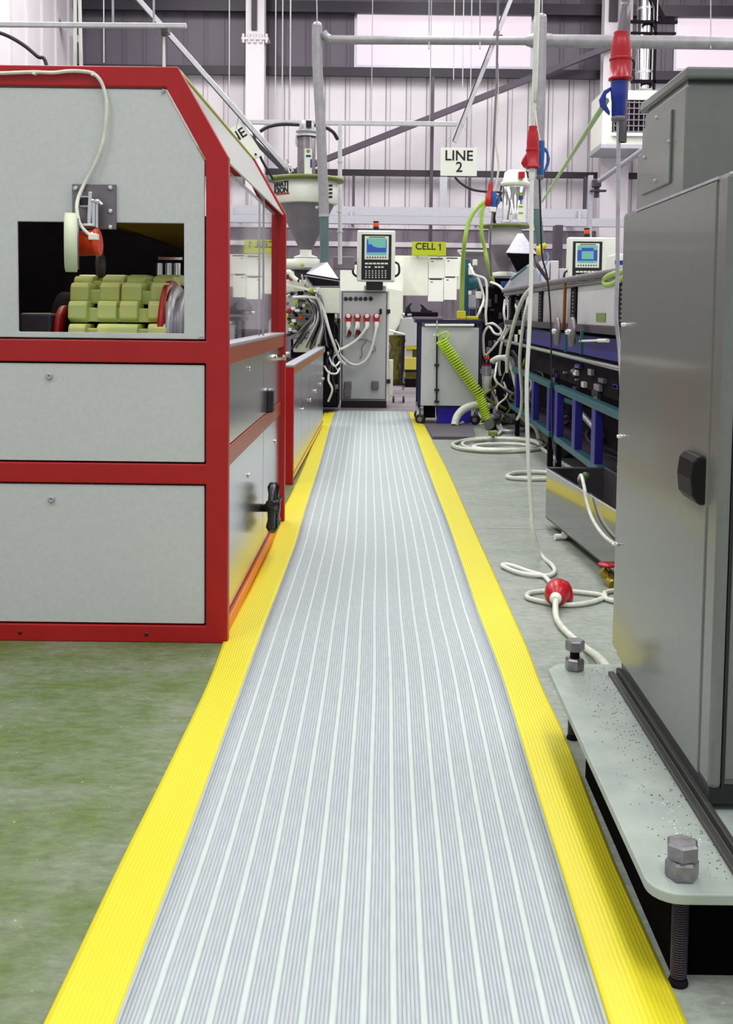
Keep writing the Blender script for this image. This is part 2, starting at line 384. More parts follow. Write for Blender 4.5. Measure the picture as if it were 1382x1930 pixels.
# purlins, posts and braces of the shed
def purlin(u0, v0, u1, v1, th, Y, m, name, d=.12):
    a, b_ = P(u0, v0, Y), P(u1, v1, Y); h = th * Y / F
    z = (a.z + b_.z) / 2
    return MB().box(min(a.x, XL + .1) if u0 < 200 else a.x, max(b_.x, XR - .1) if u1 > 1300 else b_.x, Y, Y + d, z - h / 2, z + h / 2)
struct('trim_2', purlin(160, 8, 1382, 20, 20, 23.7, 0, 0), 'zinc_dark')
struct('trim_3', purlin(160, 133, 1382, 139, 16, 23.7, 0, 0), 'zinc_dark')
struct('trim_4', purlin(160, 322, 1382, 330, 11, 23.7, 0, 0), 'zinc_dark')
def stanchion(u0, u1, n, Y=23.3):
    a, b_ = P(u0, 150, Y).x, P(u1, 150, Y).x; mb = MB()
    mb.box(a, b_, Y, Y + .025, 0, ZC).box(a, b_, Y + .3, Y + .325, 0, ZC).box((a + b_) / 2 - .01, (a + b_) / 2 + .01, Y + .025, Y + .3, 0, ZC)
    zj = P(480, 75, Y).z; mb.box(a - .09, b_ + .09, Y - .03, Y + .34, zj, zj + .05)
    for k in range(5): mb.cyl((a - .05 + k * (b_ - a + .1) / 4, Y - .02, zj - .07), (a - .05 + k * (b_ - a + .1) / 4, Y - .02, zj + .12), .03, n=8)
    return mb
struct('trim_5', stanchion(463, 498, 1), 'cladding')
struct('trim_14', MB().rbox(474, -60, 484, 56, 23.25, .06).rbox(1150, -60, 1166, 40, 23.25, .06), 'zinc_dark')
struct('trim_6', stanchion(1137, 1190, 2), 'cladding')
def post(u0, u1, v0, v1, Y=23.6):
    return MB().rbox(u0, v0, u1, v1, Y, .06)
struct('trim_7', post(811, 817, 145, 470), 'brace')
struct('trim_8', post(664, 669, 330, 392), 'brace')
struct('trim_9', post(829, 843, 333, 393), 'zinc')
struct('trim_10', post(883, 888, 333, 393), 'brace')
struct('trim_11', post(1100, 1106, 333, 395), 'brace')
struct('trim_12', MB().beam(P(560, 322, 23.2), P(1165, 82, 23.2), .12, .17, up=(0, 1, 0)), 'brace')
struct('trim_13', MB().beam(P(60, -40, 22.8), P(150, 78, 22.8), .1, .06, up=(0, 1, 0)).beam(P(150, 78, 22.8), P(20, -30, 22.8) + V((0, 0, 0)), .06, .05, up=(0, 1, 0)), 'zinc')
# galvanised trunking run along the wall
ctk = T('cable_trunking', 'long galvanised cable trunking running across the back wall above the signs', 'trunking', P(800, 423, 22.5))
ctk.part('upper_channel', MB().rbox(395, 390, 1108, 407, 22.6, .15), 'zinc'); ctk.part('lower_channel', MB().rbox(395, 408, 1215, 423, 22.3, .2), 'zinc')
for u in (420, 660, 905, 1090): ctk.part('bracket', MB().rbox(u, 396, u + 5, 418, 22.5, 1.44), 'zinc')

# ================================================================== MAT
def edge(pts):
    q = sorted([(FL(u, v).y, FL(u, v).x) for u, v in pts])
    def f(y):
        if y <= q[0][0]: i = 0
        elif y >= q[-1][0]: i = len(q) - 2
        else: i = max(k for k in range(len(q) - 1) if q[k][0] <= y)
        (a, xa), (b_, xb) = q[i], q[i + 1]
        if y < q[0][0]: return xa
        return xa + (xb - xa) * (y - a) / (b_ - a)
    return f
eLO = edge([(86, 1928), (225, 1632), (299, 1485), (390, 1297), (412, 1240), (430, 1183), (458, 1140), (488, 1080), (512, 1030), (532, 961), (545, 940), (572, 880), (609, 786), (612, 777)])
eLI = edge([(223, 1928), (350, 1596), (415, 1414), (461, 1287), (494, 1196), (527, 1111), (557, 1030), (576, 963), (602, 880), (621, 810), (631, 777)])
eRI = edge([(1140, 1926), (1098, 1786), (1059, 1654), (1020, 1530), (953, 1300), (932, 1240), (903, 1165), (872, 1070), (845, 990), (820, 925), (800, 870), (782, 815), (770, 777)])
eRO = edge([(1284, 1926), (1261, 1856), (1222, 1762), (1187, 1700), (1125, 1545), (1082, 1429), (1063, 1382), (1022, 1300), (996, 1226), (956, 1138), (920, 1057), (890, 990), (857, 915), (838, 875), (800, 803), (790, 777)])
for kk in range(1): pass
mat_t = T('floor_mat', 'long ribbed grey anti-fatigue mat with bright yellow borders running down the aisle', 'mat', (0.1, 6, 0))
Y0m, Y1m = 0.6, FL(700, 777).y
rows = [Y0m + (Y1m - Y0m) * (i / 110) for i in range(111)]
x_at_last = {}
def sm(f, y):
    if y < 1.9: 
        a, b_ = f(1.9), f(2.3); return a + (a - b_) * (1.9 - y) / .4 * .35
    return (f(y - .12) + f(y) + f(y + .12)) / 3
def strip(fa, fb, zprof, name, m, n):
    vs = []; uv = []
    for y in rows:
        a, b_ = sm(fa, y), sm(fb, y)
        for j in range(n + 1):
            s_ = j / n; vs.append((a + (b_ - a) * s_, y, zprof(s_, y))); uv.append((s_, y))
    k = n + 1; fs = [(i * k + j, i * k + j + 1, (i + 1) * k + j + 1, (i + 1) * k + j) for i in range(len(rows) - 1) for j in range(n)]
    mb = MB(); mb.add(vs, fs, True); o = mat_t.part(name, mb, m)
    uvl = o.data.uv_layers.new(name='UVMap')
    for lp in o.data.loops: uvl.data[lp.index].uv = uv[lp.vertex_index]
    sd = o.modifiers.new('thick', 'SOLIDIFY'); sd.thickness = 0.008; sd.offset = -1
    return o
def wav(y): return 0.0025 * math.sin(y * 2.1) + 0.002 * math.sin(y * 5.3 + 1)
def zc(s_, y): return 0.016 + wav(y) * math.sin(PI * s_)
def zl(s_, y): return 0.006 + 0.010 * s_
def zr(s_, y): return 0.016 - 0.010 * max(0, s_ - .0) if y > 3 else 0.017 + 0.012 * math.sin(PI * min(1, s_ * 1.1)) * max(0, min(1, (3.0 - y))) - 0.011 * s_ ** 3
def rib_material():
    m = bpy.data.materials.new('ribbed grey vinyl'); m.use_nodes = True; nt = m.node_tree; b = nt.nodes['Principled BSDF']; L = nt.links.new
    uvn = nt.nodes.new('ShaderNodeUVMap'); sep = nt.nodes.new('ShaderNodeSeparateXYZ'); L(uvn.outputs[0], sep.inputs[0])
    def math_(op, a, c=None):
        x = nt.nodes.new('ShaderNodeMath'); x.operation = op
        for i, s_ in enumerate((a, c)):
            if s_ is None: continue
            if isinstance(s_, (int, float)): x.inputs[i].default_value = s_
            else: L(s_, x.inputs[i])
        return x.outputs[0]
    t = math_('MULTIPLY', sep.outputs[0], 16.0); fr = math_('FRACT', math_('ADD', t, 0.5))
    d = math_('ABSOLUTE', math_('SUBTRACT', fr, 0.5))
    stripe = nt.nodes.new('ShaderNodeMapRange'); stripe.inputs['From Min'].default_value = 0.11; stripe.inputs['From Max'].default_value = 0.08; stripe.clamp = True; L(d, stripe.inputs[0])
    fine = math_('POWER', math_('ABSOLUTE', math_('SINE', math_('MULTIPLY', sep.outputs[0], PI * 16 * 7))), 0.6)
    nz = nt.nodes.new('ShaderNodeTexNoise'); mp = nt.nodes.new('ShaderNodeMapping'); mp.inputs['Scale'].default_value = (110, 14, 1); L(uvn.outputs[0], mp.inputs[0]); L(mp.outputs[0], nz.inputs['Vector']); nz.inputs['Scale'].default_value = 1.0; nz.inputs['Detail'].default_value = 3
    base = nt.nodes.new('ShaderNodeMix'); base.data_type = 'RGBA'; L(fine, base.inputs[0]); base.inputs[6].default_value = lin((140, 146, 150)); base.inputs[7].default_value = lin((180, 191, 194))
    c2 = nt.nodes.new('ShaderNodeMix'); c2.data_type = 'RGBA'; L(stripe.outputs[0], c2.inputs[0]); L(base.outputs[2], c2.inputs[6]); c2.inputs[7].default_value = lin((196, 210, 205))
    c3 = nt.nodes.new('ShaderNodeMix'); c3.data_type = 'RGBA'; c3.blend_type = 'OVERLAY'; c3.inputs[0].default_value = 0.18; L(c2.outputs[2], c3.inputs[6]); L(nz.outputs['Fac'], c3.inputs[7])
    L(c3.outputs[2], b.inputs['Base Color']); b.inputs['Roughness'].default_value = 0.5
    h = math_('MAXIMUM', math_('MULTIPLY', fine, 0.55), stripe.outputs[0])
    bp = nt.nodes.new('ShaderNodeBump'); bp.inputs['Strength'].default_value = 0.5; bp.inputs['Distance'].default_value = 0.0025; L(h, bp.inputs['Height']); L(bp.outputs[0], b.inputs['Normal'])
    return m
def yellow_material():
    m = bpy.data.materials.new('yellow mat border'); m.use_nodes = True; nt = m.node_tree; b = nt.nodes['Principled BSDF']; L = nt.links.new
    uvn = nt.nodes.new('ShaderNodeUVMap'); sep = nt.nodes.new('ShaderNodeSeparateXYZ'); L(uvn.outputs[0], sep.inputs[0])
    x = nt.nodes.new('ShaderNodeMath'); x.operation = 'MULTIPLY'; x.inputs[1].default_value = PI * 2 * 14; L(sep.outputs[0], x.inputs[0])
    s_ = nt.nodes.new('ShaderNodeMath'); s_.operation = 'SINE'; L(x.outputs[0], s_.inputs[0])
    r = nt.nodes.new('ShaderNodeMapRange'); r.inputs['From Min'].default_value = -1; r.inputs['From Max'].default_value = 1; L(s_.outputs[0], r.inputs[0])
    mx = nt.nodes.new('ShaderNodeMix'); mx.data_type = 'RGBA'; L(r.outputs[0], mx.inputs[0]); mx.inputs[6].default_value = lin((219, 208, 36)); mx.inputs[7].default_value = lin((224, 214, 44))
    L(mx.outputs[2], b.inputs['Base Color']); b.inputs['Roughness'].default_value = 0.5
    bp = nt.nodes.new('ShaderNodeBump'); bp.inputs['Strength'].default_value = 0.25; bp.inputs['Distance'].default_value = 0.002; L(r.outputs[0], bp.inputs['Height']); L(bp.outputs[0], b.inputs['Normal'])
    return m
ym = yellow_material()
strip(eLI, eRI, zc, 'ribbed_centre', rib_material(), 24)
strip(eLO, eLI, zl, 'border', ym, 10)
strip(eRI, eRO, zr, 'border', ym, 14)

# ================================================================== RED HAUL-OFF MACHINE
YF = FL(200, 1210).y; XS = SX(430, 700, SX(430, 700, -1).x).x
XS = P(430, 700, YF).x                                 # outer side plane
def fp(u, v, Y=YF): return P(u, v, Y)
zT = P(200, 124, YF).z
D1 = YF * 293 / 185.                                  # depth of the far end
hm = T('haul_off_machine', 'large red framed grey haul-off machine with a window showing pale pad tracks', 'machine', ((XS - .8), (YF + D1) / 2, 0))
xL = -2.45; g = .006
zA = P(388, 300, YF).z; zR1a, zR1b = P(200, 641, YF).z, P(200, 683, YF).z; zR2a, zR2b = P(200, 873, YF).z, P(200, 911, YF).z; zR3 = P(200, 1178, YF).z
xi = P(388, 700, YF).x; xc1 = P(313, 163, YF).x; zc1 = P(200, 163, YF).z; zA2 = P(430, 296, YF).z; xc2 = P(335, 124, YF).x
xo = xL + .09
def q(x, z): return (x, YF, z)
outer = [q(xL, 0.0), q(XS, 0.0), q(XS, zA2), q(xc2, zT), q(xL, zT)]
h1 = [q(xo, zR1a), q(xi, zR1a), q(xi, zA), q(xc1, zc1), q(xo, zc1)]
h2 = [q(xo, zR2a), q(xi, zR2a), q(xi, zR1b), q(xo, zR1b)]
h3 = [q(xo, zR3), q(xi, zR3), q(xi, zR2b), q(xo, zR2b)]
hm.part('front_frame', holed(outer, [h1, h2, h3], .045), 'red', .004)
# panels (inset with a dark joint)
o0x, o1x = P(32, 520, YF).x, P(346, 520, YF).x; oz0, oz1 = P(200, 627, YF).z, P(200, 419, YF).z
def ins(loop, d):
    c = V((0, 0, 0))
    for p in loop: c += V(p)
    c /= len(loop); return [(p[0] + (d if p[0] < c.x else -d), p[1] + .008, p[2] + (d if p[2] < c.z else -d)) for p in loop]
op = [(o0x, YF + .008, oz0), (o1x, YF + .008, oz0), (o1x, YF + .008, oz1), (o0x, YF + .008, oz1)]
up_panel = hm.part('upper_panel', holed(ins(h1, g), [op], .012), 'panel', .003)
for loop in (h2, h3): hm.part('lower_panel', holed(ins(loop, g), [], .02), 'panel', .004)
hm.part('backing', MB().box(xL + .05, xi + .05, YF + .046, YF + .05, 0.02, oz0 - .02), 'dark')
# screws on the front
for (u, v, r) in ((93, 709, .0125), (97, 941, .0125), (308, 172, .007), (379, 636, .007)):
    c = P(u, v, YF + .006); s_ = MB().lathe(c, (0, -1, 0), [(r, -.002), (r, .004), (r * .8, .007), (r * .35, .007), (r * .3, .003)], 16)
    hm.part('screw', s_, 'zinc')
for (u, v) in ((38, 1193), (276, 1196)):
    c = P(u, v, YF); hm.part('bolt_hole', MB().lathe(c, (0, -1, 0), [(.007, -.004), (.007, .001), (.004, .0012)], 14), 'black')
# rear frame, chamfer and side structure
recess = .034; xs = XS - recess
for nm, Y, th in (('rear_frame', D1, .05),):
    def q2(x, z): return (x, Y, z)
    bwd = .05
    hm.part(nm, holed([q2(xL, 0.0), q2(XS, 0.0), q2(XS, zA2), q2(xc2, zT), q2(xL, zT)],
                      [[q2(xL + .1, .1), q2(XS - .10, .1), q2(XS - .10, zA2 - .03), q2(xc2 - .04, zT - .1), q2(xL + .1, zT - .1)]], th), 'red', .003)
zr1t, zr1b = (1.2 - (650 - 588) / 2000 * YF), (1.2 - (683 - 588) / 2000 * YF)
zr1t, zr1b = SX(431, 651, xs).z, SX(431, 684, xs).z
zr2t, zr2b = SX(431, 838, xs).z, SX(431, 873, xs).z
ya, yb_ = YF + .046, D1
hm.part('side_rail', MB().box(xs - .05, XS - .006, ya, yb_, zr1b, zr1t), 'red_reflect', .003)
hm.part('side_rail', MB().box(xs - .05, XS - .022, ya, yb_, zr2b, zr2t), 'red_reflect', .003)
hm.part('side_rail', MB().box(xs - .05, XS - .02, ya, yb_, 0.0, .055), 'red_reflect', .003)
hm.part('top_ledge', MB().box(xs - .05, XS - .004, ya, yb_, zr1t, zr1t + .012), 'zinc', .002)
ym1 = SX(494, 800, xs).y
for (z0, z1) in ((zr2t + .004, zr1b - .004), (.06, zr2b - .004)):
    for (a, b_) in ((ya + .004, ym1 - .004), (ym1 + .004, yb_ - .004)):
        hm.part('side_panel', MB().box(xs - .02, xs + .006, a, b_, z0, z1), 'steel', .002)
hm.part('side_joint', MB().box(xs - .018, xs + .002, ym1 - .004, ym1 + .004, .05, zr1b), 'black')
hm.part('vertical_guard', MB().box(xs - .012, xs - .006, ya, yb_, zr1t + .012, zA2 - .01), 'glass')
# sloping guard from the shoulder to the roof
A = V((XS - .012, ya, zA2 - .004)); B = V((xc2 - .006, ya, zT - .01)); n_ = (B - A).cross(V((0, 1, 0))).normalized() * .006
hm.part('sloping_guard', MB().prism([A, B, B + V((0, yb_ - ya, 0)), A + V((0, yb_ - ya, 0))], n_), 'guard_sheen', label='sloping guard sheet with painted whitish sheen')
hm.part('roof_edge_strip', MB().box(xc2 - .012, xc2 + .001, ya, yb_, zT - .006, zT), mat('cream edge tape', (214, 206, 120), .5))
hm.part('roof', MB().box(xL, xc2 - .02, ya, yb_, zT - .02, zT - .004), 'glass_amber')
hm.part('middle_hoop', MB().beam(V((XS - .03, ym1, zr1t)), V((XS - .03, ym1, zA2)),   .008, .012).beam(V((XS - .03, ym1, zA2)), V((xc2 - .02, ym1, zT - .03)), .02, .012, up=(0, 1, 0)), 'zinc')
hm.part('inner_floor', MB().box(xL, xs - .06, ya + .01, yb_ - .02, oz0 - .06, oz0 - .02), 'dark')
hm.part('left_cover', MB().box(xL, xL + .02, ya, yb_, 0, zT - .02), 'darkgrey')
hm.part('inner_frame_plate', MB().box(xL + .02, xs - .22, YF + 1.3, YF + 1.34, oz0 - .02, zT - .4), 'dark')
c0 = P(20, 640, YF).x
hm.part('drive_housing', MB().box(P(36, 580, YF + .25).x, P(96, 580, YF + .25).x, YF + .25, YF + .9, oz0 - .02, P(60, 590, YF + .25).z), 'darkgrey', .01)
hm.part('guard_stand_in', MB().prism([P(190, 420, YF + .3), P(350, 420, YF + .3), P(352, 475, YF + 1.0), P(250, 440, YF + 1.0)], (0, 0, .01)), mat('brown amber stand-in for darkened guard', (122, 96, 26), 0.4, var=0.25, scale=5))  # added plate; the guard's darkened inside tone is put into its colour
# upper pipe clamps seen at the right of the window
hm.part('clamp_bar', MB().box(P(298, 505, YF + .6).x, P(342, 505, YF + .6).x, YF + .6, YF + .63, P(320, 490, YF + .6).z, P(320, 484, YF + .6).z), 'chrome', .002)
for u in (300, 318, 334): hm.part('clamp_post', MB().cyl(P(u, 496, YF + .62), P(u, 525, YF + .62), .014), 'chrome')
hm.part('guide_roller', MB().lathe(P(184, 500, YF + .45), (1, 0, 0), [(.02, 0), (.05, .004), (.05, .02), (.02, .024)], 24), 'darkgrey')
# caterpillar pads in rows around the front of the lower track
def padrow(v0, v1, y, segs, tilt, name='pad_row'):
    for (ua, ub) in segs:
        a = P(ua, v1, y); b_ = P(ub, v1, y); t = P(ua, v0, y + tilt)
        p = [V((a.x, a.y, a.z)), V((a.x, a.y + .012, a.z + .3 * (t.z - a.z) * 0)), ]
        h = t.z - a.z
        prof = [V((a.x, y, a.z)), V((a.x, y + tilt * .15, a.z + h * .75)), V((a.x, y + tilt * .45, a.z + h)), V((a.x, y + tilt + .09, a.z + h)), V((a.x, y + tilt + .09, a.z - .01)), V((a.x, y + .03, a.z - .015))]
        hm.part('pad', MB().prism(prof, (b_.x - a.x, 0, 0)), 'pad', .006, label='pale green yellow rubber pad')
_pr = padrow
def padrow(v0, v1, y, segs, tilt):
    _pr(v0, v1, y, segs, tilt); a = P(segs[0][0], v1, y); b_ = P(segs[-1][1], v1, y); h = P(segs[0][0], v0, y).z - a.z
    hm.part('pad_carrier', MB().box(a.x + .004, b_.x - .004, y + .03, y + tilt + .08, a.z - .012, a.z + h * .62), 'pad', .004)
full = [(127, 162), (182, 218), (224, 258), (278, 314)]
padrow(610, 632, YF + .14, [(127, 160), (181, 258), (277, 314)], .05)
padrow(567, 600, YF + .19, full, .04)
padrow(533, 566, YF + .26, [(131, 166), (187, 224), (228, 266), (283, 318)], .05)
padrow(521, 540, YF + .36, [(138, 173), (192, 232), (238, 272), (288, 328)], .05)
padrow(518, 530, YF + .48, [(146, 180), (196, 236), (243, 276), (294, 340)], .05)
hm.part('track_core', MB().cyl(P(120, 640, YF + .5), P(322, 640, YF + .5), .19, n=32), 'dark')
c1 = P(318, 640, YF + .36)
hm.part('red_flange', MB().lathe(V((c1.x, YF + .36, oz0 - .02)), (1, 0, 0), [(.14, 0), (.215, .0), (.215, .022), (.14, .022)], 40), 'red')
hm.part('red_flange', MB().lathe(V((P(118, 620, YF + .36).x, YF + .36, oz0 - .02)), (1, 0, 0), [(.06, 0), (.115, .0), (.115, .022), (.06, .022)], 40), 'red')
hm.part('sprocket', MB().lathe(V((c1.x + .03, YF + .33, oz0 - .01)), (1, 0, 0), [(.1, 0), (.185, 0), (.185, .02), (.15, .024), (.15, .036), (.175, .04), (.12, .05)], 36), 'zinc')
# side hardware
def sideknob(u, v, r=.011):
    p = SX(u, v, xs); hm.part('side_screw', MB().lathe(V((xs + .004, p.y, p.z)), (1, 0, 0), [(r * .7, 0), (r * .7, .003), (r, .004), (r, .008), (r * .6, .010)], 14), 'chrome')
for (u, v) in ((466, 695), (517, 673), (465, 896), (516, 832)): sideknob(u, v)
p = SX(534, 669, xs); hm.part('side_catch', MB().cyl(V((xs, D1 - .12, p.z)), V((xs + .05, D1 - .12, p.z)), .016), 'chrome')
p = SX(503, 752, xs); hm.part('latch', MB().prism([V((xs + .006, p.y - .05, p.z - .065)), V((xs + .006, p.y - .018, p.z - .065)), V((xs + .006, p.y, p.z - .04)), V((xs + .006, p.y + .018, p.z - .065)), V((xs + .006, p.y + .05, p.z - .065)), V((xs + .006, p.y + .035, p.z + .045)), V((xs + .006, p.y, p.z + .055)), V((xs + .006, p.y - .035, p.z + .045))], (.03, 0, 0)), 'black', .005)
# five lobed adjusting handwheel
hc = SX(488, 957, xs); hw = V((xs, hc.y, hc.z))
hk = hm.part('handwheel', MB().lathe(hw, (1, 0, 0), [(.018, 0), (.02, .004), (.02, .05), (.045, .055), (.05, .085), (.03, .10), (.012, .102)], 24), 'black', label='black lobed handwheel')
mb = MB()
for k in range(5):
    a = PI / 2 + 2 * PI * k / 5; d = V((0, math.cos(a), math.sin(a))); t_ = V((0, -math.sin(a), math.cos(a)))
    c = hw + V((.07, 0, 0)); mb.tube([c + d * .02, c + d * .06, c + d * .10, c + d * .122], [.028, .024, .03, .018], 12)
mb.tube([hw + V((.07, 0, 0)) + V((0, math.cos(a) * .105, math.sin(a) * .105)) for a in [2 * PI * i / 30 for i in range(31)]], .017, 10)
hm.part('lobes', mb, 'black', under=hk)
# skirt strip where the mat meets the machine
hm.part('skirt', MB().box(XS - .02, XS - .012, ya, yb_ - .1, .0, .05), mat('orange skirt', (226, 120, 18), 0.4), label='orange skirt strip')

# measuring wheel, bracket and encoder on the front of the machine
en = T('measuring_encoder', 'orange rotary encoder with cream measuring wheel on the red machine front', 'encoder', P(170, 500, YF - .08))
bx = rect(137, 347, 219, 432, YF)
pl = en.part('bracket_plate', MB().box(bx[0], bx[1], YF - .006, YF + .008, bx[2], bx[3]), 'steel_dull', .002)
for (u, v) in ((143, 355), (208, 354), (208, 398), (208, 428)):
    en.part('plate_bolt', MB().lathe(P(u, v, YF - .006), (0, -1, 0), [(.009, 0), (.009, .006), (.005, .009)], 12), 'chrome', under=pl)
en.part('square_tube', MB().rbox(150, 371, 166, 388, YF - .05, .05), 'black', .002).data.materials[0] = M['black']
en.part('pivot_frame', MB().rbox(148, 369, 168, 372, YF - .052, .05).rbox(148, 387, 168, 390, YF - .052, .05).rbox(147, 369, 150, 390, YF - .052, .05), 'zinc')
en.part('swing_arm', MB().beam(P(171, 362, YF - .06), P(168, 426, YF - .06), .012, .012).beam(P(177, 378, YF - .05), P(177, 428, YF - .05), .012, .012).beam(P(183, 380, YF - .05), P(183, 430, YF - .05), .008, .008), 'chrome', .001)
en.part('clamp_screw', MB().tube([P(172, 378, YF - .06), P(184, 378, YF - .06), P(193, 386, YF - .06)], .006, 8).ball(P(184, 380, YF - .06), .01), 'chrome')
en.part('yoke', MB().beam(P(141, 424, YF - .07), P(176, 424, YF - .07), .03, .008).beam(P(141, 421, YF - .075), P(139, 476, YF - .075), .03, .008, up=(0, 1, 0)), 'white', .001)
wc = P(134, 457, YF - .08); wax = V((1, .28, 0)).normalized()
rw = 54 / 2000 * YF
wl = en.part('measuring_wheel', MB().lathe(wc - wax * .022, wax, [(rw * .86, 0), (rw, .003), (rw, .041), (rw * .86, .044)], 48), 'cream', label='cream rimmed measuring wheel')
en.part('wheel_hub', MB().lathe(wc - wax * .018, wax, [(rw * .87, 0), (rw * .87, .004), (rw * .3, .006), (rw * .3, .05), (.01, .052)], 40).lathe(wc + wax * .022, wax, [(rw * .9, 0), (rw * .9, .004), (rw * .78, .004)], 40), 'steel_dull', under=wl)
eb0 = P(146, 459, YF - .085); eb1 = P(187, 457, YF - .085)
eb = en.part('encoder_body', MB().lathe(eb0, eb1 - eb0, [(.040, 0), (.043, .004), (.043, (eb1 - eb0).length * .8), (.047, (eb1 - eb0).length * .82), (.047, (eb1 - eb0).length), (.042, (eb1 - eb0).length + .003)], 32), 'orange', label='orange encoder body')
en.part('cable_gland', MB().rbox(166, 440, 183, 452, YF - .135, .03).cyl(P(173, 446, YF - .12), P(170, 440, YF - .125), .010), 'white', .003, under=eb)
cp = [P(u, v, YF - .012) for u, v in ((-60, 139), (0, 138), (62, 136), (100, 137), (130, 134), (160, 135), (176, 139), (188, 150), (196, 168), (201, 195), (199, 235), (193, 272), (178, 312), (160, 345))] + [P(148, 372, YF - .05), P(145, 395, YF - .09), P(152, 425, YF - .12), P(172, 446, YF - .128)]
ec = cable('encoder_cable', cp, .0065, 'cable', 'thin grey cable curving down the red machine front to the orange encoder')
for (u, v) in ((63, 136), (174, 138)):
    _build(MB().rbox(u - 3, v - 4, u + 3, v + 4, YF - .022, .022), 'cable_clip', 'clip', V(ec.location), ec, .002)

# ================================================================== LONG LOW RED-ENDED TROUGH BEHIND
Yq = FL(545, 914).y; xq = P(553, 800, Yq).x; xq0 = P(537.5, 800, Yq).x; Yqe = abs(xq) * 2000 / 111
ztq = P(545, 692, Yq).z
tr = T('water_tank_housing', 'long low stainless housing with red end post beyond the haul-off machine', 'machine housing', (xq - .3, (Yq + Yqe) / 2, 0))
tr.part('end_post', MB().box(xq0 - .5, xq, Yq, Yq + .06, 0.0, ztq), 'red', .004)
tr.part('top_plate', MB().box(xq0 - .02, xq, Yq, Yqe, ztq, ztq + .015), 'zinc', .003)
tr.part('top_plate_rear', MB().box(xq0 - .7, xq0 - .3, Yq + 1.5, Yqe, ztq - .06, ztq - .04), 'white')
zq1 = SX(554, 706, xq).z
tr.part('side_rail', MB().box(xq - .04, xq - .002, Yq + .06, Yqe, zq1, ztq), mat('brown enamel', (158, 100, 38), 0.35, spec=.3), .002)
tr.part('bottom_rail', MB().box(xq - .04, xq - .002, Yq + .06, Yqe, .03, .06), mat('orange glossy paint', (214, 140, 24), 0.2, coat=.5), .002)
ys = [Yq + .06] + [SX(u, 750, xq).y for u in (570, 585, 597)] + [Yqe]
for a, b_ in zip(ys[:-1], ys[1:]): tr.part('side_panel', MB().box(xq - .03, xq - .008, a + .004, b_ - .004, .062, zq1 - .003), 'steel', .002)
for (u, v) in ((571, 772), (585, 754), (595, 737), (604, 724), (612, 712)):
    p = SX(u, v, xq); tr.part('knob', MB().lathe(V((xq - .008, min(p.y, Yqe - .05), p.z)), (1, 0, 0), [(.008, 0), (.008, .004), (.016, .006), (.016, .012), (.008, .016)], 12), 'chrome')
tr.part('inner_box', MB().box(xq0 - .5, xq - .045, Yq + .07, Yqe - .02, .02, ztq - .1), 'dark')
# ================================================================== LEFT EXTRUDER LINE
def cx_(u0, u1, v, Y): return P((u0 + u1) / 2, v, Y)
def R_(px, Y): return px / F * Y
# ---- hopper with vacuum loader
Yh = 12.0; hc0 = P(577, 400, Yh)
def hz(v): return P(577, v, Yh).z
hp = T('material_hopper', 'tall conical material hopper with black lettering and metal vacuum loader on top', 'hopper', (hc0.x, Yh, hz(486)))
def HL(prof, n=40):
    return MB().lathe(V((hc0.x, Yh, 0)), (0, 0, 1), [(R_(r, Yh), hz(v)) for r, v in prof], n)
hp.part('cone', HL([(10, 472), (12, 470), (52, 387), (52, 385)]), 'midgrey')
hp.part('drum', HL([(52, 386), (58, 385), (59, 384), (59, 344), (57, 343)]), 'white', label='white hopper drum')
hp.part('lid', HL([(60, 344), (70, 343), (70, 338), (66, 336), (10, 334)]), 'lidgreen', label='green hopper lid')
hp.part('outlet', HL([(22, 486), (22, 484), (11, 480), (11, 470)]), 'white')
ld = hp.part('loader_body', HL([(17, 334), (17, 258), (16, 257)]), 'steel_dull')
hp.part('loader_ring', HL([(20, 258), (20, 255), (17, 254), (17, 251), (20, 250), (20, 247), (12, 246)]), 'zinc')
hp.part('loader_cap', HL([(15, 247), (14, 236), (9, 228), (4, 226)]), 'zinc')
hp.part('motor_port', MB().rbox(577, 227, 587, 239, Yh - .12, .06), 'black', .002)
st_ = hp.part('rating_sticker', MB().rbox(574, 280, 588, 331, Yh - .115, .01), 'paper', label='white sticker with blue and green print')
hp.part('sticker_print', MB().rbox(577, 292, 586, 296, Yh - .118, .003).rbox(585, 300, 588, 316, Yh - .118, .003), 'blueink', under=st_)
hp.part('sticker_spot', MB().cyl(P(581, 285, Yh - .116), P(581, 285, Yh - .119), R_(3.5, Yh)), 'greenink', under=st_)
hp.part('loader_latch', MB().tube([P(559, 258, Yh - .05), P(558, 268, Yh - .05), P(560, 276, Yh - .05)], .012).tube([P(585, 258, Yh - .12), P(585, 280, Yh - .12)], .006), 'chrome')
def onDrum(zc_, ang0, size):
    Rr = R_(59, Yh) + .003
    def f(c): 
        a = ang0 + c.x / Rr
        return V((hc0.x + math.sin(a) * (Rr + c.z), Yh - math.cos(a) * (Rr + c.z), zc_ + c.y))
    return f
for txt, v in (('CINCINNATI', 353), ('MILACRON', 364)):
    letters(txt, .082, 'ink', hp, (0, 0, 0), (1, 0, 0), (0, 0, 1), align='RIGHT', bend=onDrum(hz(v), -.50, 1), bold=.0035)
mb = MB()
for i in range(14):
    a0 = -1.10 + i * .045; Rr = R_(59, Yh) + .004
    p = [V((hc0.x + math.sin(a) * Rr, Yh - math.cos(a) * Rr, hz(v))) for a, v in ((a0, 372), (a0 + .045, 372), (a0 + .045, 369), (a0, 369))]
    mb.prism(p, (math.sin(a0) * .003, -math.cos(a0) * .003, 0))
hp.part('red_underline', mb, 'redink')
mb = MB()
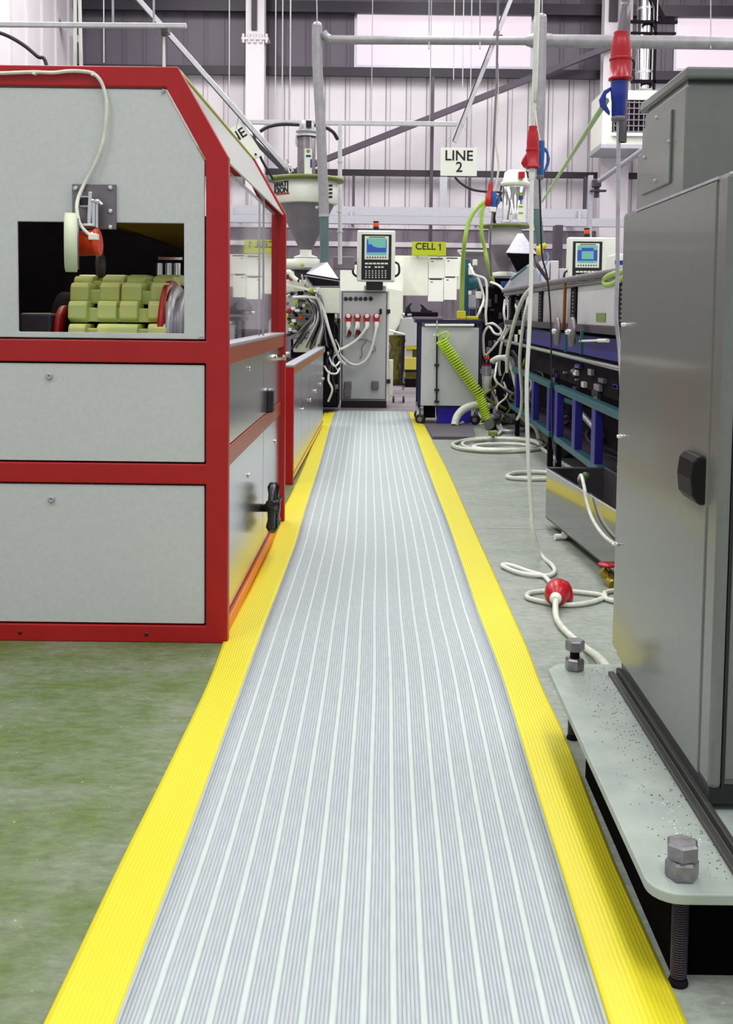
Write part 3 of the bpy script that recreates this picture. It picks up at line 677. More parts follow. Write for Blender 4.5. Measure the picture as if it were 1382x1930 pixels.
for k in range(4):
    v = 351 + k * 7; a0, a1 = .84, 1.0; Rr = R_(59, Yh) + .004
    mb.prism([V((hc0.x + math.sin(a) * Rr, Yh - math.cos(a) * Rr, hz(vv))) for a, vv in ((a0, v + 5), (a1, v + 4), (a1 , v), (a0, v + 1))], (math.sin(.9) * .003, -math.cos(.9) * .003, 0))
hp.part('bar_emblem', mb, 'ink')
hp.part('side_knob', MB().ball(P(597, 391, Yh - .3), .02), 'chrome')
rr = random.Random(3)
# ---- feed throat, gearbox, barrel under the hopper
ex = T('extruder', 'cluttered pale extruder head with motor barrel, heater bands and bolts beneath the conical hopper', 'extruder', (P(575, 600, 12).x, 12.2, 0))
ex.part('stand', MB().rbox(548, 640, 632, 765, 12.4, .9), 'dark', .01)
ex.part('feed_throat', MB().lathe(V((hc0.x, Yh, 0)), (0, 0, 1), [(R_(24, Yh), hz(505)), (R_(26, Yh), hz(500)), (R_(26, Yh), hz(489)), (R_(20, Yh), hz(486.5))], 24), 'white')
ex.part('drive_motor', MB().lathe(P(530, 497, 11.9), (1, 0, 0), [(.03, 0), (.055, .01), (.055, R_(36, 11.9)), (.045, R_(41, 11.9)), (.02, R_(43, 11.9))], 24), 'offwhite', label='pale cylindrical motor')
ex.part('motor_cap', MB().ball(P(570, 499, 11.85), .02), 'yellow_paint')
ex.part('barrel', MB().rbox(530, 508, 590, 530, 12.0, .8), 'darkgrey', .02)
ex.part('head_block', MB().rbox(532, 527, 598, 552, 11.9, .5), 'offwhite', .02)
ex.part('head_block', MB().rbox(536, 556, 592, 592, 11.8, .5), 'zinc', .02)
ex.part('head_block', MB().rbox(530, 594, 590, 632, 11.85, .5), 'cladding', .02)
ex.part('cover_plate', MB().rbox(600, 543, 640, 590, 12.1, .05), 'offwhite', .005)
for i in range(18):
    u, v = rr.uniform(540, 592), rr.uniform(524, 628); ex.part('terminal_block', MB().rbox(u - rr.uniform(2, 6), v - 2, u + rr.uniform(2, 6), v + rr.uniform(2, 5), 11.66, .12), rr.choice(['paper', 'offwhite', 'darkgrey', 'dark', 'zinc', 'lidgreen', 'lime']), .006)
ex.part('rail', MB().beam(P(535, 534, 11.75), P(590, 548, 11.75), .04, .03), 'white').data
ex.part('top_pipe', MB().tube(spl(pix([(538, 514, 11.7), (546, 513, 11.7), (552, 522, 11.7), (560, 529, 11.7)])), .028), 'white')
for i in range(34):
    u, v = rr.uniform(540, 594), rr.uniform(524, 628); 
    ex.part('bolt', MB().lathe(P(u, v, 11.8 + .0), (0, -1, 0), [(.018, -.12), (.018, .015), (.008, .018)], 10), rr.choice(['black', 'darkgrey', 'chrome', 'chrome', 'lidgreen']))
for (u, v, m_) in ((549, 525, 'plugred'), (545, 585, 'plugred'), (567, 599, 'amber'), (587, 548, 'lime'), (558, 571, 'lime'), (582, 584, 'lime'), (540, 595, 'lime'), (560, 617, 'green_gloss')):
    ex.part('connector_tag', MB().rbox(u - 4, v - 4, u + 4, v + 4, 11.68, .1), m_, .01)
for i in range(6):
    u = 545 + i * 8; ex.part('valve_stem', MB().cyl(P(u, 508 + i * 3, 11.75), P(u + 2, 524 + i * 4, 11.75), .010), rr.choice(['chrome', 'black', 'zinc']))
ex.part('cable_tray', MB().beam(P(541, 632, 11.7), P(585, 612, 11.9), .05, .03), 'darkgrey')
ex.part('dark_backdrop', MB().rbox(586, 572, 630, 652, 12.15, .2), 'dark')  # dark box set behind the cables as a backdrop
ex.part('junction_box', MB().rbox(553, 640, 612, 664, 12.2, .15), 'paper', .01)
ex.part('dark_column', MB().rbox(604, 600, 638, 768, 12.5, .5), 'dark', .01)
for i in range(12):
    u, v = rr.uniform(608, 636), rr.uniform(595, 745)
    ex.part('fitting', MB().rbox(u - 3, v - 4, u + 3, v + 4, 12.42, .08), rr.choice(['chrome', 'zinc', 'lidgreen', 'midgrey', 'paper']), .006)
# ---- heater cables draping from the head
G = 'heater cables draped from the extruder head'
for i in range(15):
    t = i / 14; u0_, v0_ = 556 + 40 * t, 560 + rr.uniform(-3, 8); um, vm = 590 + 24 * t + rr.uniform(-3, 3), 588 + 18 * t + rr.uniform(-8, 8); ue, ve = 550 + 66 * t + rr.uniform(-5, 5), 652 - 8 * t + rr.uniform(-12, 14)
    Yc = 11.55 + .02 * i
    cable('heater_cable', pix([(u0_, v0_, Yc + .1), ((u0_ + um) / 2 + 4, v0_ + 4, Yc), (um, vm, Yc), ((um * 1.4 + ue) / 2.4, (vm + ve) / 2, Yc), (ue, ve, Yc + .1)]), rr.choice([.009, .011, .014]),
          ('cable_dark' if i % 3 == 1 else 'clip' if i % 2 else 'midgrey'), ('black' if i % 3 == 1 else 'white' if i % 2 else 'grey') + ' heater cable draped in the bundle below the extruder head', G)
cable('extruder_hose', pix([(552, 560, 11.5), (585, 560, 11.5), (601, 565, 11.5), (612, 590, 11.5), (620, 620, 11.5), (630, 650, 11.6), (640, 675, 11.8), (650, 686, 12.0)]), .015, 'clip', 'thick white hose arching out of the cable bundle towards the grey cabinet')
G = 'loose cables beside the control cabinet'
for i in range(10):
    u = rr.uniform(608, 634); v = rr.uniform(555, 700)
    cable('loose_cable', pix([(u, v, 12.35), (u + rr.uniform(-10, 10), v + 20, 12.2), (u + rr.uniform(-8, 10), v + 38, 12.2), (u + rr.uniform(-4, 8), v + 60, 12.35)]), rr.choice([.007, .010, .013]), ['clip', 'midgrey', 'cable_dark'][i % 3], ['white', 'grey', 'black'][i % 3] + ' loose cable hanging in the dark gap left of the control cabinet', G)
for (pp, lb) in (([(618, 663, 12.2), (624, 682, 12.2), (632, 690, 12.2), (640, 682, 12.3)], 'white cable loop hanging low beside the control cabinet'),
                 ([(612, 690, 12.2), (620, 702, 12.1), (634, 704, 12.1), (640, 694, 12.3)], 'lowest white cable loop beside the control cabinet')):
    cable('cable_loop', pix(pp), .011, 'clip', lb)

# ---- hoses, ducts overhead
Yd = 11.4
def spiral(pts, r, n=14):                       # duct wrapped with a raised seam
    p = spl(pts, 10); mb = MB().tube(p, r, 18); L = [0]
    for a, b_ in zip(p[:-1], p[1:]): L.append(L[-1] + (b_ - a).length)
    tot = L[-1]; k = int(tot / .016); hel = []
    for i in range(k):
        s_ = tot * i / k; j = max(x for x in range(len(L)) if L[x] <= s_); j = min(j, len(p) - 2); f = (s_ - L[j]) / (L[j + 1] - L[j]); c = p[j].lerp(p[j + 1], f)
        t = (p[j + 1] - p[j]).normalized(); x = t.cross(V((0, 1, 0.13))).normalized(); y = x.cross(t); a = s_ / .11 * 2 * PI
        hel.append(c + (x * math.cos(a) + y * math.sin(a)) * r)
    return mb.tube(hel, .0035, 4)
def withtop(mb, p): return mb.ball(p, R_(9.5, Yd), 8)
da = T('extraction_duct', 'vertical spiral wrapped duct dropping in front of the lettered hopper to a grey hood', 'duct', P(612, 498, Yd))
da.part('rigid_duct', spiral(pix([(598, 52, Yd), (599, 130, Yd), (604, 230, Yd), (608, 320, Yd), (611, 405, Yd)]), R_(9.5, Yd)).ball(P(598, 50, Yd), R_(9.5, Yd), 8), 'duct')
da.part('flexible_section', MB().tube([P(611 + .01 * i, 403 + i, Yd) for i in range(0, 92, 2)], [R_(8.2 + .5 * (k % 2), Yd) for k in range(46)], 16), 'tealhose', label='teal flexible duct section')
da.part('clamp', MB().cyl(P(611, 404, Yd), P(611, 409, Yd), R_(10, Yd)), 'zinc')
da.part('hanger', MB().cyl(P(598, 42, Yd), P(596, -60, Yd), .006), 'zinc')
hd = [P(573, 519, 11.1), P(641, 530, 11.1), P(641, 541, 11.6), P(589, 541, 11.6)]; ht = [P(598, 497, 11.3), P(617, 494, 11.3), P(617, 494, 11.5), P(600, 496, 11.5)]
def frust(a, b_):
    return MB().add(a + b_, [(0, 1, 5, 4), (1, 2, 6, 5), (2, 3, 7, 6), (3, 0, 4, 7), (4, 5, 6, 7)])
def shell(o, t=.006): m_ = o.modifiers.new('thick', 'SOLIDIFY'); m_.thickness = t; return o
shell(da.part('hood', frust(hd, ht), 'zinc', label='grey sheet hood'))
da.part('hood_underside', MB().prism([p + V((0, 0, .012)) for p in hd], (0, 0, .01)), 'dark')  # dark sheet closing the underside of the hood
dh = T('overhead_duct', 'horizontal spiral duct running across below the roof in front of the bright windows', 'duct', P(1000, 77, Yd))
dh.part('thin_duct', spiral(pix([(609, 62, Yd), (618, 72, Yd), (640, 75, Yd), (800, 76, Yd), (1006, 77, Yd)]), R_(8, Yd)), 'duct')
dh.part('thick_duct', spiral(pix([(1010, 77, Yd), (1200, 79, Yd), (1460, 83, Yd)]), R_(12, Yd)), 'duct')
dh.part('reducer', MB().tube(pix([(992, 77, Yd), (1004, 77, Yd), (1012, 77, Yd), (1040, 77, Yd)]), [R_(9, Yd), R_(13, Yd), R_(15, Yd), R_(13, Yd)], 18), 'duct')
for u in (809, 905, 1340):
    dh.part('hanger_strap', MB().cyl(P(u, 64, Yd), P(u, -70, Yd), .006).cyl(P(u - .1, 64, Yd), P(u - .1, 92, Yd - .06), .008), 'zinc')
Yd2 = 11.2
db = T('extraction_duct', 'vertical spiral duct with teal lower hose hanging behind the middle red plug', 'duct', P(1020, 475, Yd2))
db.part('rigid_duct', spiral(pix([(1022, 36, Yd2), (1020, 150, Yd2), (1017, 270, Yd2), (1011, 395, Yd2)]), R_(9, Yd2)).ball(P(1022, 34, Yd2), R_(9, Yd2), 8), 'duct')
db.part('flexible_section', MB().tube([P(1011 + .13 * i, 395 + i, Yd2) for i in range(0, 76, 2)], [R_(8.0 + .5 * (k % 2), Yd2) for k in range(38)], 16), 'tealhose', label='teal flexible duct section')
db.part('hanger', MB().cyl(P(1022, 26, Yd2), P(1023, -60, Yd2), .006), 'zinc')
# ---- thin pipe and hoses around the hopper
single('upright_pipe', MB().cyl(P(641, 236, 12.5), P(641, 498, 12.5), R_(4, 12.5)).cyl(P(641, 303, 12.5), P(641, 306, 12.5), R_(5.5, 12.5)).cyl(P(640, 398, 12.5), P(640, 400, 12.5), R_(5.5, 12.5)).cyl(P(641, 435, 12.5), P(641, 438, 12.5), R_(5.5, 12.5)), 'strut', 'slim light vertical pipe standing just right of the lettered hopper', 'pipe')
cable('vacuum_hose', pix([(490, 248, 11.8), (503, 240, 11.8), (520, 235.5, 11.8), (540, 234, 11.8), (563, 235, 11.9)]), R_(3.5, 11.8), 'cable_dark', 'black hose arching into the left of the hopper loader')
cable('vacuum_hose', pix([(593, 236, 12.1), (613, 240, 12.1), (628, 249, 12.2), (636, 262, 12.3)]), R_(3.5, 12), 'cable_dark', 'short black hose curving from the hopper loader to the slim pipe')
cable('black_cable', pix([(474, 235, 11.3), (481, 262, 11.3), (492, 298, 11.3), (515, 338, 11.5)]), R_(2.4, 11.3), 'cable_dark', 'black cable slanting down past the tilted E sign')
cable('black_cable', pix([(858, 334, 12.0), (870, 346, 12.0), (890, 357, 12.0), (915, 361, 12.0), (945, 362, 12.0)]), R_(2.4, 12.0), 'cable_dark', 'black cable sagging from the LINE 2 sign to the chrome loader')
cable('black_cable', pix([(-60, 50, 5.2), (0, 62, 5.2), (40, 82, 5.2), (70, 106, 5.2), (88, 124, 5.2)]) + [V((P(100, 124, 5.2).x, 5.2, zT))], R_(3.5, 5.2), 'cable_dark', 'thick black cable curving down behind the red machine at upper left')

# ---- struts and trunking hung from the roof
def strutbar(name, pts, Y, w_, label, extra=None):
    a, b_ = P(*pts[0], Y), P(*pts[1], Y); t = T(name, label, 'strut', b_)
    d = (b_ - a).normalized()
    if a.z < ZC - .1 and pts[0][1] <= 5: a = a - d * ((ZC - .01 - a.z) / -d.z) if abs(d.z) > .05 else a
    t.part('channel', MB().beam(a, b_, R_(w_, Y), R_(w_, Y), up=(0, 1, 0)), 'strut', .004)
    x = d.cross(V((0, 1, 0))).normalized() * R_(w_ * .45, Y)
    t.part('channel_slot', MB().beam(a + x * -1 + V((0, -R_(w_ * .5, Y), 0)), b_ + x * -1 + V((0, -R_(w_ * .5, Y), 0)), .012, .008, up=(0, 1, 0)), 'brace')
    return t
s1 = strutbar('strut_arm', ((262, 0), (542, 318)), 11.0, 10, 'long diagonal steel channel slanting down from upper left to the lettered hopper')
s1.part('lower_brace', MB().beam(P(470, 256, 11.2), P(536, 322, 11.2), .045, .05, up=(0, 1, 0)), 'brace')
s1.part('end_bracket', MB().tube(pix([(541, 300, 10.9), (545, 312, 10.9), (553, 322, 10.9), (546, 326, 10.9), (540, 314, 10.9)]), .012), 'chrome')
s2 = strutbar('strut_arm', ((962, 0), (857, 268)), 11.8, 9, 'diagonal steel channel slanting down to the LINE 2 sign')
s2.part('clamp', MB().rbox(932, 58, 942, 74, 11.6, .14).cyl(P(941, 68, 11.6), P(947, 68, 11.6), .03), 'steel_dull', .005)
def bar(name, u0, v0, u1, v1, th, Y, label, hang, cat='trunking', m='strut'):
    a, b_ = P(u0, v0, Y), P(u1, v1, Y); t = T(name, label, cat, (a + b_) / 2); t.part('channel', MB().beam(a, b_, R_(th, Y), R_(th, Y)), m, .004)
    for u in hang:
        c = a.lerp(b_, (u - u0) / (u1 - u0)); t.part('drop_rod', MB().cyl(c, V((c.x, c.y, ZC)), .006, n=6), 'zinc')
    return t
bar('cable_trunking', -160, 45, 352, 49, 9, 5.45, 'light horizontal trunking bar crossing above the red machine at top left', (-60, 213, 290))
bar('cable_trunking', 466, 230, 862, 234, 8, 12.9, 'light horizontal trunking bar at mid height running right from the hopper loader', (546, 700, 810))
for k, (u, lb) in enumerate(((144, 'left'), (153, 'right'))):
    single('support_rod', MB().cyl(V((P(140 if k == 0 else 155, 128, 5.6).x, 5.6, zT)), P(u if k == 0 else 147, -10, 5.6) + V((0, 0, .6)), .009), 'clip', '%s of the two thin white rods dropping to the red machine roof' % ('left' if k == 0 else 'right'), 'rod')
rb = T('rod_pair', 'pair of short rods with knob rising from the red machine roof below the diagonal channel', 'bracket', P(310, 124, 5.5))
rb.part('knob', MB().ball(P(309, 62, 5.5), .02).rbox(303, 50, 316, 60, 5.47, .07), 'steel_dull')
for uu in (305, 314): q_ = P(uu, 126, 5.5); rb.part('rod', MB().cyl(P(309, 66, 5.5), V((q_.x, 5.5, zT)), .005), 'clip')
G = 'thin suspension wires hanging from the roof'
for (u, v1, Y, lb) in ((197, 118, 13, 'leftmost thin wire, above the red machine roof'), (433, 205, 13, 'thin wire just left of the pale wall column'), (520, 225, 14, 'first of three close wires right of the pale wall column'), (533, 228, 13, 'second of three close wires right of the pale wall column'), (548, 228, 14, 'third of three close wires right of the pale wall column'),
        (856, 150, 14, 'thin wire crossing the bright window left of the diagonal channel'), (873, 165, 14, 'middle thin wire above the LINE 2 sign'), (888, 180, 14, 'thin wire nearest the diagonal channel above the LINE 2 sign'), (1240, 40, 14, 'short thin wire at the right by the heater flue')):
    a = P(u, -5, Y); b_ = P(u - 1, v1, Y); a = V((a.x, a.y, ZC)); single('suspension_wire', MB().cyl(a, b_, .007, n=6), 'strut', lb + ', hanging from the roof', 'wire', G)
# ---- signs
def sign(name, u0, v0, u1, v1, Y, m, label, rows_, size, tilt=0.0, hang=True, bold=0.0):
    c = P((u0 + u1) / 2, (v0 + v1) / 2, Y); w2, h2 = R_((u1 - u0) / 2, Y), R_((v1 - v0) / 2, Y)
    X = V((math.cos(tilt), 0, math.sin(tilt))); Z = V((-math.sin(tilt), 0, math.cos(tilt)))
    t = T(name, label, 'sign', c - Z * h2)
    t.part('board', MB().prism([c - X * w2 - Z * h2, c + X * w2 - Z * h2, c + X * w2 + Z * h2, c - X * w2 + Z * h2], (0, .008, 0)), m, .002)
    for (txt, du, dv) in rows_:
        letters(txt, size, 'ink', t, c + X * du + Z * dv + V((0, -.002, 0)), X, Z, bold=bold)
    if hang: 
        for sx in (-.8, .8): t.part('hanging_wire', MB().cyl(c + X * w2 * sx + Z * h2, c + X * w2 * sx * .15 + V((0, 0, h2 + .27)), .002, n=5), 'zinc')
    return t
sign('line_sign', 831, 279, 899, 331, 11.76, 'paper', 'white hanging sign reading LINE 2', [('LINE', 0, .062), ('2', .005, -.062)], .155, bold=.002)
sg = sign('line_sign', 388, 250, 483, 322, 11.0, 'paper', 'white tilted hanging sign showing the letter E above the red machine', [('LINE', .095, .095)], .14, tilt=math.radians(33), hang=False, bold=.002)
sg.part('screw', MB().cyl(P(482, 291, 10.98), P(482, 291, 10.96), .012), 'ink')
sg.part('hanging_wire', MB().cyl(P(445, 243, 11.0), P(452, 210, 11.0), .004), 'zinc')
c1s = sign('cell_sign', 777, 456, 841, 481.5, 16.0, 'lime', 'lime green sign reading CELL 1 above the white boards', [('CELL', -.055, .03)], .14, hang=False, bold=.002)
_c = P(829, 465.5, 15.995); c1s.part('lettering', MB().prism([_c + V((x, 0, z)) for x, z in ((0, -.05), (.016, -.05), (.016, .05), (.006, .05), (-.02, .03), (-.02, .018), (0, .03))], (0, .004, 0)), 'ink')
c1s.part('bracket', MB().rbox(785, 478, 790, 484, 16.01, .12).rbox(826, 478, 831, 484, 16.01, .12), 'zinc')

# ---- control panel on arm and grey plug cabinet
def panel_hmi(u0, v0, u1, v1, Y, name, label, chart):
    W_ = u1 - u0; H_ = v1 - v0; U = lambda f: u0 + W_ * f; Vv = lambda f: v0 + H_ * f
    t = T(name, label, 'control panel', P((u0 + u1) / 2, v1, Y))
    t.part('housing', MB().rbox(u0, v0, u1, v1, Y, .16), 'white', .02, seg=3)
    bz = t.part('keypad_plate', MB().rbox(U(.12), Vv(.08), U(.9), Vv(.965), Y - .006, .01), 'black', .003)
    sb = t.part('screen_surround', MB().rbox(U(.2), Vv(.115), U(.83), Vv(.57), Y - .010, .006), 'offwhite', .003)
    t.part('screen', MB().rbox(U(.25), Vv(.155), U(.78), Vv(.48), Y - .013, .004), 'screen', label='lit blue and turquoise screen')
    pl = MB()
    if chart: pl.prism([P(U(.26), Vv(.43), Y - .015), P(U(.77), Vv(.43), Y - .015), P(U(.77), Vv(.34), Y - .015), P(U(.55), Vv(.34), Y - .015), P(U(.42), Vv(.31), Y - .015), P(U(.38), Vv(.27), Y - .015), P(U(.30), Vv(.27), Y - .015), P(U(.29), Vv(.18), Y - .015), P(U(.26), Vv(.18), Y - .015)], (0, .002, 0)); pl.rbox(U(.76), Vv(.19), U(.78), Vv(.36), Y - .016, .002)
    else: pl.rbox(U(.25), Vv(.24), U(.36), Vv(.44), Y - .016, .002).rbox(U(.68), Vv(.24), U(.78), Vv(.44), Y - .016, .002).rbox(U(.36), Vv(.2), U(.68), Vv(.26), Y - .016, .002).rbox(U(.36), Vv(.41), U(.68), Vv(.44), Y - .016, .002)
    t.part('screen_graph', pl, 'screen_blue')
    tb = MB().rbox(U(.32), Vv(.127), U(.74), Vv(.142), Y - .012, .003)
    for k in range(8): tb.rbox(U(.255 + k * .068), Vv(.515), U(.255 + k * .068 + .035), Vv(.54), Y - .012, .003)
    t.part('function_keys', tb, 'ink')
    kb = MB()
    for k in range(6): kb.rbox(U(.21 + k * .103), Vv(.63), U(.21 + k * .103 + .085), Vv(.662), Y - .010, .005)
    for k in (0, 1, 3, 4, 5): kb.rbox(U(.21 + k * .085), Vv(.70), U(.21 + k * .085 + .06), Vv(.73), Y - .010, .005)
    for k in range(7):
        for j in range(4): kb.rbox(U(.22 + k * .085), Vv(.78 + j * .042), U(.22 + k * .085 + .035), Vv(.80 + j * .042), Y - .008, .003)
    t.part('keys', kb, 'offwhite')
    for sx, ue in ((-1, u0), (1, u1)):
        t.part('handle', MB().tube(spl(pix([(ue, Vv(.62), Y + .05), (ue + sx * W_ * .09, Vv(.67), Y + .03), (ue + sx * W_ * .1, Vv(.83), Y + .03), (ue, Vv(.9), Y + .05)])), R_(2.2, Y), 8), 'black')
    um = (u0 + u1) / 2; bc = t.part('beacon', MB().cyl(P(um, v0, Y + .08), P(um, v0 - 6, Y + .08), R_(6, Y)), 'black')
    t.part('beacon_lens', MB().lathe(P(um, v0 - 6, Y + .08), (0, 0, 1), [(R_(5.5, Y), 0), (R_(5.5, Y), R_(7, Y)), (R_(4, Y), R_(9, Y))], 16), 'amber', under=bc, label='orange beacon lens')
    t.part('beacon_cap', MB().cyl(P(um, v0 - 14.5, Y + .08), P(um, v0 - 17, Y + .08), R_(5.5, Y)), 'black', under=bc)
    return t
h1_ = panel_hmi(673, 434, 745, 531, 13.0, 'operator_panel', 'upright operator panel with blue graph screen above the red plug cabinet', True)
h1_.part('neck', MB().rbox(690, 531, 722, 547, 13.05, .1), 'black', .01)
h1_.part('mounting_foot', MB().rbox(686, 538, 728, 548, 13.16, .2), 'offwhite', .01)
Yc = 13.2
cb = T('plug_cabinet', 'grey control cabinet with four red plugs and white cables on its door', 'cabinet', P(685, 770, Yc + .2))
za_ = 0.0
bxx = rect(640, 547, 733, 757, Yc)
cb.part('carcass', MB().box(bxx[0], bxx[1], Yc + .02, Yc + .55, .09, bxx[3]), 'white', .006)
cb.part('plinth', MB().box(bxx[0] + .02, bxx[1] - .02, Yc + .06, Yc + .5, 0, .09), 'black')
cb.part('door', MB().rbox(646, 552, 727, 752, Yc, .02), 'panel', .006)
cb.part('door_seal', MB().rbox(643.5, 549.5, 729.5, 754.5, Yc + .012, .01), 'midgrey')
cb.part('side_channel', MB().rbox(733, 678, 741, 745, Yc + .1, .1), 'offwhite', .006)
for v in (587, 719): cb.part('hinge', MB().rbox(729, v - 4, 736, v + 4, Yc - .01, .06), 'black', .003)
for k, u in enumerate((652, 661, 671, 680, 689, 699)): cb.part('indicator', MB().lathe(P(u, 563, Yc), (0, -1, 0), [(R_(4, Yc), 0), (R_(4, Yc), .012), (R_(2.5, Yc), .015)], 12), 'black' if k > 3 else 'darkgrey')
cb.part('lock', MB().rbox(715, 582, 720, 592, Yc - .015, .016), 'black', .003)
for u in (657, 674, 692, 710):
    c = P(u, 597, Yc); so = cb.part('socket', MB().lathe(c, (0, -1, 0), [(R_(6.5, Yc), 0), (R_(6.5, Yc), .05), (R_(5, Yc), .06)], 20).rbox(u - 5, 600, u + 5, 610, Yc - .06, .06), 'plugred', label='red plug with white front')
    cb.part('plug_front', MB().lathe(c + V((0, -.058, .01)), (0, -1, 0), [(R_(4.2, Yc), 0), (R_(3.4, Yc), .01)], 16), 'paper', under=so)
    cb.part('plug_gland', MB().lathe(P(u, 607, Yc - .06), V((0, -.2, -1)), [(R_(4.5, Yc), 0), (R_(4.5, Yc), .05), (R_(2, Yc), .09)], 14), 'paper', under=so)
for u in (657, 675): cb.part('spare_socket', MB().lathe(P(u, 628, Yc), (0, -1, 0), [(R_(6, Yc), 0), (R_(6, Yc), .04), (R_(3, Yc), .03)], 16), mat('maroon plastic', (92, 14, 20), 0.4), .004)
for (u, v) in ((656, 727), (655, 741), (707, 726)): cb.part('grey_socket', MB().rbox(u - 7, v - 8, u + 7, v + 8, Yc - .05, .05), 'midgrey', .012)
cable('plug_cable', pix([(692, 612, Yc - .1), (688, 622, Yc - .12), (672, 641, Yc - .12), (650, 655, Yc - .15), (632, 660, Yc - .3), (616, 659, Yc - .5)]), .017, 'clip', 'white cable from the third red plug running left')
cable('plug_cable', pix([(710, 612, Yc - .1), (707, 630, Yc - .12), (701, 655, Yc - .12), (690, 678, Yc - .12), (672, 688, Yc - .12), (655, 682, Yc - .14), (638, 664, Yc - .3), (626, 640, Yc - .6)]), .017, 'clip', 'white cable from the rightmost red plug looping low across the cabinet')
cable('plug_cable', pix([(657, 612, Yc - .1), (655, 622, Yc - .12), (652, 632, Yc - .06)]), .012, 'clip', 'short white cable under the leftmost red plug')
cable('plug_cable', pix([(674, 612, Yc - .1), (670, 620, Yc - .12), (668, 630, Yc - .06)]), .012, 'clip', 'short white cable under the second red plug')
cable('thin_wire', pix([(672, 640, Yc - .01), (690, 640, Yc - .03), (703, 648, Yc - .03), (708, 660, Yc - .03), (700, 664, Yc - .02)]), .005, 'midgrey', 'thin grey wire curled on the cabinet door below the plugs')
cable('thin_wire', pix([(692, 641, Yc - .015), (682, 655, Yc - .03), (683, 668, Yc - .02), (678, 676, Yc - .01)]), .005, 'midgrey', 'thin drooping grey wire at the middle of the cabinet door')
single('grey_box', MB().rbox(628, 483, 668, 508, 12.8, .2), 'midgrey', 'small mid grey box beside the operator panel', 'box', bevel=.015)

# ---- white enclosures and paper board behind
wt = T('white_enclosure', 'large white machine enclosure behind the operator panel with rounded lower edge', 'enclosure', (P(700, 700, 15.5).x, 15.6, 0))
wt.part('body', MB().rbox(641, 500, 760, 600, 15.5, .5), 'white', .01)
wt.part('side_shell', MB().prism(pix([(728, 540, 15.2), (757, 546, 15.2), (757, 596, 15.2), (753, 612, 15.2), (744, 626, 15.2), (735, 650, 15.2), (728, 652, 15.2)]), (0, .3, 0)), 'offwhite', .02)
wt.part('lower_panel', MB().prism(pix([(757, 600, 15.4), (778, 598, 15.4), (786, 610, 15.4), (787, 652, 15.4), (735, 655, 15.4), (748, 626, 15.4)]), (0, .2, 0)), 'panel', .01)
wt.part('leg', MB().rbox(700, 600, 712, 690, 15.7, .2).box(P(700, 600, 15.7).x, P(712, 600, 15.7).x, 15.7, 15.9, 0, P(700, 690, 15.7).z + .02), 'darkgrey')
nb = T('notice_cabinet', 'wide white cabinet below the CELL 1 sign with papers taped on it', 'cabinet', (P(800, 700, 16.1).x, 16.3, 0))
nb.part('front', MB().rbox(742, 482, 807, 557, 16.1, .4), 'offwhite', .006)
nb.part('front_right', MB().rbox(807, 484, 870, 545, 16.15, .35), 'offwhite', .006)
nb.part('leg', MB().box(P(760, 600, 16.4).x, P(764, 600, 16.4).x, 16.4, 16.46, 0, P(760, 556, 16.4).z).box(P(852, 600, 16.4).x, P(856, 600, 16.4).x, 16.4, 16.46, 0, P(760, 546, 16.4).z), 'midgrey')
for i, (a, b_, c, d, lb) in enumerate(((808, 487, 838, 524, 'upper left'), (838.5, 486, 866, 521, 'upper right'), (807, 526, 836, 568, 'lower left'), (837, 522, 861, 565, 'lower right'))):
    sh = single('paper_sheet', MB().rbox(a, b_, c, d, 16.12, .004), 'paper', 'white paper sheet taped at the %s of the notice cabinet' % lb, 'paper')
    org = V(sh.location)
    m2 = MB().rbox(a + 3, b_ - .5, c - 3, b_ + 1.5, 16.117, .003).rbox(a + 5, b_ + 5, a + 9, b_ + 6.5, 16.117, .003); _build(m2, 'print', 'ink', org, sh)
wd = T('bench_vice', 'dark bench vice overhanging the left end of the trolley top', 'vice', P(795, 600, 11.45))
wd.part('vice_base', MB().rbox(765, 588, 826, 597, 11.36, .2), 'dark', .01)
wd.part('vice_jaw', MB().prism(pix([(763, 590, 11.45), (765, 580, 11.45), (773, 572, 11.45), (778, 571, 11.45), (773, 578, 11.45), (775, 587, 11.45), (792, 588, 11.45), (795, 580, 11.45), (791, 573, 11.45), (797, 575, 11.45), (806, 584, 11.45), (815, 586, 11.45), (815, 591, 11.45)]), (0, .1, 0)), 'black')
wd.part('clamp_nut', MB().ball(P(761, 593, 11.36), .02).rbox(768, 591, 776, 595, 11.34, .02), 'chrome')

# refuse bag holder
bg = T('refuse_bag_holder', 'olive green refuse bag in a black wheeled holder beside the plug cabinet', 'bag holder', P(749, 735, 14.0))
rp = []
for i in range(9):
    t = i / 8; rp.append((R_(14 * (1 - .45 * t) + 1.5 * math.sin(i * 2.1), 14.), P(748, 632 + 92 * t, 14.).z))
bag = MB().lathe(V((P(748, 680, 14.).x, 14.15, 0)), (0, 0, 1), rp[::-1], 20)
rb_ = random.Random(2); bag.v = [p + V((rb_.uniform(-.02, .02), rb_.uniform(-.02, .02), 0)) for p in bag.v]
bg.part('bag', bag, 'olive', label='crumpled olive bag')
bg.part('rim', MB().tube([V((P(748, 630, 14.).x + math.cos(a) * R_(15, 14), 14.15 + math.sin(a) * .1, P(748, 627, 14).z - math.cos(a) * .03)) for a in [2 * PI * i / 24 for i in range(25)]], .014, 8), 'white')
bg.part('frame_post', MB().cyl(P(761, 632, 14.05), P(756, 724, 14.05), .022), 'black'); bg.part('back_panel', MB().prism(pix([(762, 636, 14.3), (762, 700, 14.3), (742, 722, 14.3), (752, 690, 14.3)]), (0, .03, 0)), 'darkgrey')
bg.part('foot_frame', MB().rbox(736, 722, 764, 727, 14.0, .3), 'black')
